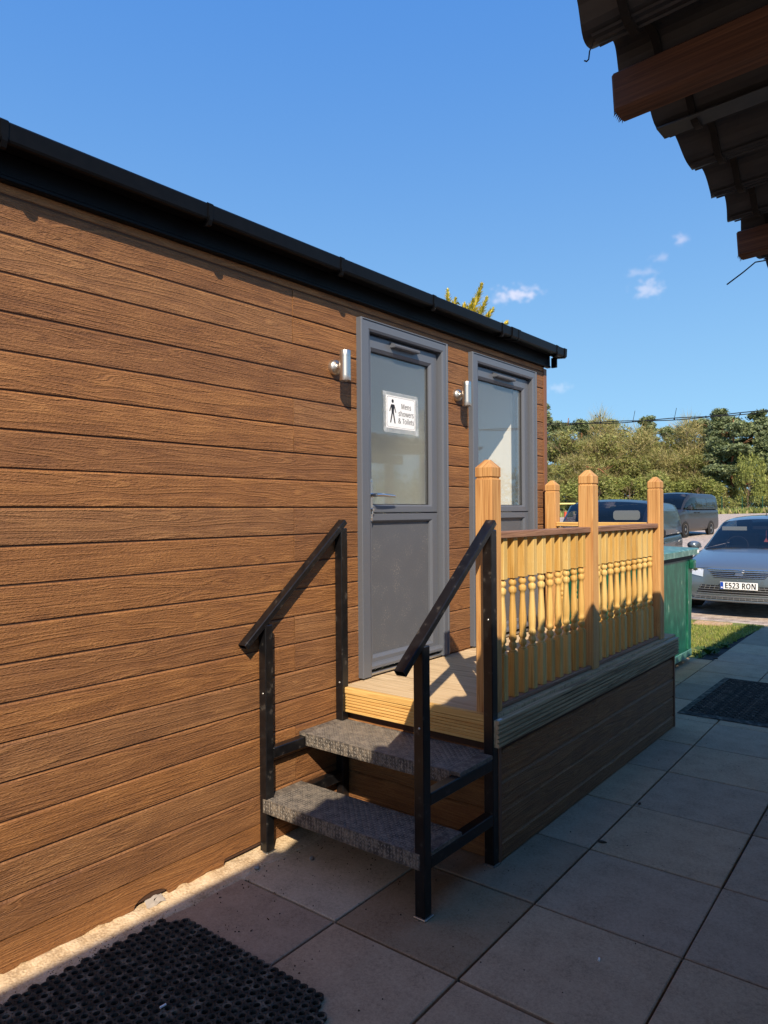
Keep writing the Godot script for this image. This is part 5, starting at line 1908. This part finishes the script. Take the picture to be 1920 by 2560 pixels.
	for s in S:
		var d: Array = K[s[0]]
		tree(d[4], s[5], V(s[1], ground_y(s[2]) - 0.15, s[2]), rr.randf() * TAU, V(s[4], s[3], s[4]), d[1], d[2], d[0], lf, d[3])
	# fallen bare branches
	var fb := MB.new()
	rr.seed = 77
	for k in 26:
		var o := V(rr.randf_range(-1.2, 1.2), rr.randf_range(0.0, 0.7), 0)
		fb.tube(PackedVector3Array([o, o + V(rr.randfn() * 0.7, rr.randf_range(0.0, 0.6), rr.randfn() * 0.4)]), 0.05, 4, 0.01)
	fb.tube(PackedVector3Array([V(-1.6, 0.9, 0), V(0.2, 0.5, 0.1), V(2.4, -1.4, 0)]), 0.13, 6, 0.05)
	var fo := obj(fb, "broken_branch", M.bark_pine)
	fo.position = V(-31.4, 6.1, -85.2)
	tag(fo, "broken pale brown branch caught in the trees above the middle newel post", "branch")
	# understorey that reads as one mass
	var ul := []
	for k in 46: ul.append([lerpf(-46.0, -6.0, k / 45.0), 1.2 + rr.randf_range(-0.2, 0.6), -96.0 + absf(k - 40) * 0.14 + rr.randf_range(-1.0, 1.0), 1.7, rr.randf_range(1.6, 3.6)])
	var u := leaf_cloud(14, ul, 16000, 0.4, olive_c + pine_c)
	var uo := obj(u, "undergrowth", lf)
	uo.position.y = ground_y(-90) - 0.3
	stuff(uo)
	tag(uo, "dense olive undergrowth between the trunks at the wood edge", "undergrowth")
	# the wood goes on to the right of the picture as one mass
	var fl := []
	for k in 60:
		var x := lerpf(-9.0, 90.0, k / 59.0)
		fl.append([x + rr.randf_range(-1.0, 1.0), rr.randf_range(2.5, 7.0), -100.0 + rr.randf_range(-4.0, 3.0), rr.randf_range(2.0, 3.2), rr.randf_range(2.5, 5.0)])
	var fw := obj(leaf_cloud(16, fl, 16000, 0.5, olive_c + pine_c), "far_woodland", lf)
	fw.position.y = ground_y(-95) - 0.3
	stuff(fw)
	tag(fw, "mixed woodland continuing along the car park edge to the right", "woodland")
	# rough grass in front of the fence
	var vg := MB.new()
	vg.use_col = true
	for k in 9000:
		var x := rr.randf_range(-46.0, -2.0)
		var zc := -64.4 - (x + 28.2) * 0.81
		var p := V(x, 0, zc + rr.randf_range(-9.0, 2.5))
		p.y = ground_y(p.z) - 0.06
		vg.col = [lin(120, 132, 62), lin(140, 144, 78), lin(160, 146, 100), lin(104, 118, 56)][rr.randi_range(0, 3)] * rr.randf_range(0.8, 1.2)
		var s := rr.randf_range(0.2, 0.6)
		var a := rr.randf() * TAU
		var w := V(cos(a), 0, sin(a)) * 0.18
		vg.tri(p - w, p + w, p + V(rr.randfn() * 0.12, s, rr.randfn() * 0.12))
	var vo := obj(vg, "rough_grass", lf)
	stuff(vo)
	tag(vo, "rough green and straw coloured grass along the far fence", "grass")
	# golden conifer behind the cabin roof
	var cl := []
	for k in 18:
		var h := 0.5 + k * 0.212
		var rad := lerpf(0.85, 0.12, k / 17.0)
		for m in 3: cl.append([cos(k * 2.4 + m * 2.09) * rad * 0.6, h, sin(k * 2.4 + m * 2.09) * rad * 0.6, rad * 0.45 + 0.05, 0.22])
	var gold := [lin(240, 214, 84), lin(206, 194, 90), lin(248, 226, 110), lin(166, 166, 78)]
	var cb := leaf_cloud(15, cl, 5200, 0.085, gold)
	rr.seed = 12
	for q in [[V(0.12, 3.9, -0.03), V(0.31, 4.5, -0.11)], [V(0.1, 3.9, 0.0), V(0.24, 4.3, -0.02)], [V(-0.05, 3.9, 0.1), V(-0.02, 4.42, 0.16)], [V(-0.05, 3.9, 0.1), V(0.04, 4.32, 0.08)], [V(0.1, 3.8, -0.1), V(0.36, 4.22, -0.3)], [V(0.1, 3.8, -0.1), V(0.34, 4.34, -0.18)], [V(0.0, 3.8, 0.0), V(0.12, 4.26, 0.0)], [V(0.15, 3.8, -0.2), V(0.45, 4.08, -0.5)]]:
		for i in 240:
			var f := rr.randf()
			var p: Vector3 = q[0].lerp(q[1], f)
			var d: Vector3 = (q[1] - q[0]).normalized()
			var sd := V(rr.randfn(), rr.randfn(), rr.randfn()).normalized()
			var e := (d * 0.8 + sd * 0.7).normalized()
			var s := 0.17 * (1.25 - f)
			var w := e.cross(sd).normalized() * 0.016
			cb.col = gold[rr.randi_range(0, 3)] * rr.randf_range(0.8, 1.2)
			cb.tri(p - w, p + w, p + e * s)
	var ct := thing("golden_conifer_tree", "golden conifer with its tip showing above the cabin gutter", "tree", V(-2.28, -0.02, -7.72), 0.0)
	put(cb.mesh(), "crown", lf, ct)
	var tb := MB.new()
	tb.tube(PackedVector3Array([V(0, 0, 0), V(0.02, 2.0, 0.0), V(0, 4.2, 0)]), 0.07, 6, 0.012)
	obj(tb, "trunk", M.bark, ct)

func fence() -> void:
	var gm := mat("fence_green", c8(24, 74, 52), 0.6)
	var t := thing("mesh_fence", "green wire mesh fence with thin posts along the wood edge", "fence", Vector3.ZERO)
	var a := V(-40.0, 0, -55.4)
	var d := V(15.2, 0, -12.35).normalized()
	for k in 23:
		var p := a + d * (2.0 * k)
		p.y = ground_y(p.z) - 0.05
		var b := MB.new()
		b.box(V(-0.035, 0, -0.035), V(0.035, 1.62, 0.035))
		var o := obj(b, "post", gm, t)
		o.position = p
		var q := a + d * (2.0 * (k + 1))
		q.y = ground_y(q.z) - 0.05
		var w := MB.new()
		for i in 9: w.tube(PackedVector3Array([p + V(0, 0.05 + 0.19 * i, 0), q + V(0, 0.05 + 0.19 * i, 0)]), 0.006, 3)
		for i in 14:
			var f := (i + 0.5) / 14.0
			w.tube(PackedVector3Array([p.lerp(q, f) + V(0, 0.03, 0), p.lerp(q, f) + V(0, 1.6, 0)]), 0.005, 3)
		obj(w, "mesh_panel", gm, t)
	# pale height rail with a red post
	var r := thing("barrier", "pale yellow barrier rail with a short red post beside the cabin corner", "barrier", V(-23.0, ground_y(-56.4), -56.4), atan2(1.24, 1.57))
	mat("barrier_yellow", c8(220, 204, 130), 0.7)
	mat("barrier_red", c8(196, 74, 44), 0.7)
	box_part(r, V(-4.6, 1.24, -0.05), V(1.05, 1.36, 0.05), 0.01, "rail", M.barrier_yellow)
	for x in [-4.4, -1.8, 0.9]: box_part(r, V(x - 0.05, -0.05, 0.055), V(x + 0.05, 1.3, 0.15), 0.01, "rail_post", M.barrier_yellow)
	box_part(r, V(0.03, -0.05, 0.25), V(0.22, 0.62, 0.44), 0.03, "red_post", M.barrier_red)
	var wb := thing("concrete_block", "pale concrete block on the ground beside the red post", "block", V(-21.9, ground_y(-56.8), -56.8))
	box_part(wb, V(-0.3, -0.05, -0.25), V(0.35, 0.42, 0.25), 0.05, "block_body", M.stone)

func cable() -> void:
	var t := thing("overhead_cable", "black twisted overhead cable with tie ends crossing the sky to the right", "cable", Vector3.ZERO)
	for s in 2:
		var b := MB.new()
		var ps := PackedVector3Array()
		for k in 91:
			var x := lerpf(-6.5, 3.7, k / 90.0)
			var u := x - 0.35
			var y := 2.732 + 0.0125 * u * u + (0.006 * u if u > 0 else -0.012 * u)
			var an := x * 4.2 + s * PI
			ps.append(V(x, y + 0.012 * cos(an), -9.0 + 0.012 * sin(an)))
		b.tube(ps, 0.006, 6)
		obj(b, "strand", M.cable_black, t)
	var r := RandomNumberGenerator.new()
	r.seed = 4
	for q in [[-0.92, 0.12, 0.0], [-0.50, 0.13, 0.03], [0.0, 0.13, 0.03], [0.36, -0.09, 0.05], [0.73, -0.06, -0.02], [1.6, 0.1, 0.02], [-2.2, 0.1, 0.0]]:
		var u: float = q[0] - 0.35
		var y := 2.732 + 0.0125 * u * u + (0.006 * u if u > 0 else -0.012 * u)
		var b := MB.new()
		b.tube(PackedVector3Array([V(q[0], y, -9.0), V(q[0] + q[2], y + q[1], -8.99)]), 0.003, 4)
		b.lathe(V(q[0], y, -9.0), PackedVector2Array([Vector2(0.014, -0.005), Vector2(0.014, 0.005)]), 8, 0)
		obj(b, "tie", M.cable_black, t)
	# the pole that carries its far end, hidden behind the cabin, and the post on the shelter roof
	var po := wood(1)
	po.tube(PackedVector3Array([V(-6.5, -0.05, -9.12), V(-6.5, 3.9, -9.12)]), 0.11, 10, 0.09)
	tag(obj(po, "cable_pole", M.rail_timber), "timber pole carrying the cable behind the cabin", "pole")
	var p2 := wood(1)
	p2.tube(PackedVector3Array([V(3.7, -0.03, -9.06), V(3.7, 3.2, -9.06)]), 0.05, 8)
	tag(obj(p2, "cable_pole", M.galv), "metal pole carrying the cable beside the shelter, right of the picture", "pole")

func grass() -> void:
	# verge between path and car park
	var g := tile(0.7)
	g.ga = 0
	g.quad(V(-9.0, -0.006, -8.32), V(0.40, -0.006, -8.32), V(0.56, -0.006, -11.35), V(-9.0, -0.006, -11.35), Vector3.UP)
	g.quad(V(0.56, -0.0065, -11.30), V(6.0, -0.0065, -11.30), V(6.0, -0.0065, -11.5), V(0.56, -0.0065, -11.5), Vector3.UP)
	structure(obj(g, "verge_soil", M.turf))
	var b := MB.new()
	b.use_col = true
	var r := RandomNumberGenerator.new()
	r.seed = 31
	var f := noise(5, 0.9, 3)
	var cols := [lin(140, 152, 62), lin(122, 138, 54), lin(160, 164, 80), lin(176, 164, 104), lin(104, 122, 46)]
	for k in 42000:
		var z := r.randf_range(-11.5, -8.3)
		var x := r.randf_range(-2.6, 0.62)
		var ed := 0.42 + (-8.3 - z) * 0.05 + 0.05 * f.get_noise_2d(x * 9.0, z * 6.0)
		if x > ed: continue
		if z < -11.1 + 0.3 * f.get_noise_2d(x * 3.0, 4.0): continue
		if z > -9.0 and f.get_noise_2d(x * 1.6, z * 1.6) < 0.05 + (z + 8.7) * 0.5: continue
		if Vector2((x + 0.1) / 0.26, (z + 11.03) / 0.22).length() < 1.0: continue
		var h := r.randf_range(0.02, 0.055) * (1.0 + 0.8 * f.get_noise_2d(x * 2.0, z * 2.0))
		b.col = cols[r.randi_range(0, 4)] * r.randf_range(0.75, 1.2)
		var a := r.randf() * TAU
		var w := V(cos(a), 0, sin(a)) * 0.0035
		var p := V(x, -0.008, z)
		var tip := p + V(r.randfn() * 0.016, h, r.randfn() * 0.016)
		b.tri(p - w, p + w, tip)
	var o := obj(b, "grass", M.leaf)
	stuff(o)
	tag(o, "short sunlit grass of the verge beside the green bin", "grass")
	# darker broad weeds at the path edge
	for q in [[0.40, -8.86, 0.16], [0.47, -9.3, 0.1], [0.34, -8.62, 0.08]]:
		var wd := MB.new()
		wd.use_col = true
		for k in 40:
			var an := r.randf() * TAU
			var p := V(r.randfn() * q[2] * 0.35, 0.0, r.randfn() * q[2] * 0.5)
			var e: Vector3 = V(cos(an), r.randf_range(0.5, 1.1), sin(an)).normalized() * q[2] * r.randf_range(0.3, 0.7)
			var w: Vector3 = e.cross(Vector3.UP).normalized() * q[2] * 0.16
			wd.col = lin(70, 96, 44) * r.randf_range(0.7, 1.3)
			wd.tri(p, p + e * 0.6 - w, p + e); wd.tri(p, p + e * 0.6 + w, p + e)
		var wo := obj(wd, "weed", M.leaf)
		wo.position = V(q[0], -0.01, q[1])
		tag(wo, ["largest clump of dark green weeds at the path edge near the bin", "low weeds at the path edge farther than the large clump", "small weeds at the foot of the green bin"][[0.16, 0.1, 0.08].find(q[2])], "weed")
	# inspection cover
	var t := thing("inspection_cover", "flat grey drain cover set in the grass beside the green bin", "drain cover", V(-0.1, -0.004, -11.03))
	box_part(t, V(-0.24, -0.01, -0.19), V(0.24, 0.012, 0.19), 0.006, "cover_frame", M.slab2)
	for i in 6:
		for j in 3: box_part(t, V(-0.2 + i * 0.068, 0.01, -0.15 + j * 0.102), V(-0.145 + i * 0.068, 0.018, -0.065 + j * 0.102), 0.004, "raised_block", M.slab0)

func debris() -> void:
	var r := RandomNumberGenerator.new()
	r.seed = 55
	# [x, z, size, kind, label]
	var D := [[0.256, -2.446, 0.014, 0, "grey pebble on the paving below the lower metal tread"], [0.122, -2.228, 0.013, 0, "pale flat pebble near the foot of the wall-side stair post"], [1.276, -3.448, 0.02, 1, "dark lump of dried mud in the paving joint beside the deck skirt"], [1.262, -4.03, 0.016, 1, "dark dead leaf in the paving joint farther along the deck"], [1.624, -2.535, 0.006, 2, "white cigarette end on the open paving slab right of the steps"], [0.60, -1.40, 0.009, 2, "white cigarette end lying on the ring mat"], [1.505, -8.46, 0.01, 1, "dark crumb on the path beyond the far mat"], [0.58, -8.45, 0.03, 1, "dark dead leaf on the path edge near the green bin"]]
	for d in D:
		var b := MB.new()
		var s: float = d[2]
		if d[3] == 2:
			b.tube(PackedVector3Array([V(-s, 0.004, 0), V(s * 1.4, 0.004, s * 0.5)]), 0.004, 6)
		else:
			var rows := []
			for i in 6:
				var row := PackedVector3Array()
				for j in 9:
					var th := PI * i / 5.0
					var ph := TAU * (j % 8) / 8.0
					var k := s * (1.0 + 0.22 * sin(ph * 2.0 + i) + 0.12 * cos(ph * 3.0))
					row.append(V(sin(th) * cos(ph) * k, cos(th) * s * (0.6 if d[3] == 0 else 0.28) + s * (0.55 if d[3] == 0 else 0.25), sin(th) * sin(ph) * k * (1.0 if d[3] == 0 else 0.6)))
				rows.append(row)
			b.skin(rows, V(0, s * 0.4, 0))
		var o := obj(b, ["pebble", "dead_leaf", "cigarette_end"][d[3]], [M.stone, M.leaf_dry, M.white_paper][d[3]])
		o.position = V(d[0], 0.0165 if d[1] > -1.7 else 0.001, d[1])
		o.rotation.y = r.randf() * TAU
		tag(o, d[4], ["pebble", "leaf", "litter"][d[3]])
	# torn plastic scrap in the drain arch
	var scr := MB.new()
	var rows2 := []
	for i in 6:
		var row := PackedVector3Array()
		for j in 7: row.append(V(0.002 + 0.006 * i + r.randf_range(-0.003, 0.003), 0.03 - 0.004 * i + r.randf_range(-0.006, 0.008) * sin(PI * j / 6.0), -1.80 + 0.014 * j + r.randf_range(-0.004, 0.004)))
		rows2.append(row)
	scr.skin(rows2, V(0, -0.5, -1.76))
	tag(obj(scr, "plastic_scrap", M.stone), "crumpled pale plastic scrap in the small arch at the foot of the wall", "scrap")
	# crumbs of soil and grit on the slabs
	var g := MB.new()
	for k in 420:
		var x := 0.1 + absf(r.randfn()) * 0.35
		var z := r.randf_range(-3.0, -1.1)
		if r.randf() < 0.35: x = r.randf_range(0.1, 2.4); z = r.randf_range(-6.0, -1.5)
		if x < 1.08 and z > -1.8: x = r.randf_range(0.09, 0.14)
		if x > 1.0 and z < -2.9 and x < 0.99: continue
		if z < -2.9 and x < 1.0: continue
		var s := r.randf_range(0.0012, 0.0042)
		var c := V(x, 0.002 if x > 0.14 else 0.004, z)
		var ps := []
		for i in 4: ps.append(c + V(cos(TAU * i / 4.0 + r.randf()) * s, -0.002, sin(TAU * i / 4.0 + r.randf()) * s))
		for i in 4: g.tri(ps[i], ps[(i + 1) % 4], c + V(0, s * 0.8, 0), Vector3.UP)
	var go := obj(g, "grit", M.soil)
	stuff(go)
	tag(go, "scattered dark grit and soil crumbs on the paving", "grit")
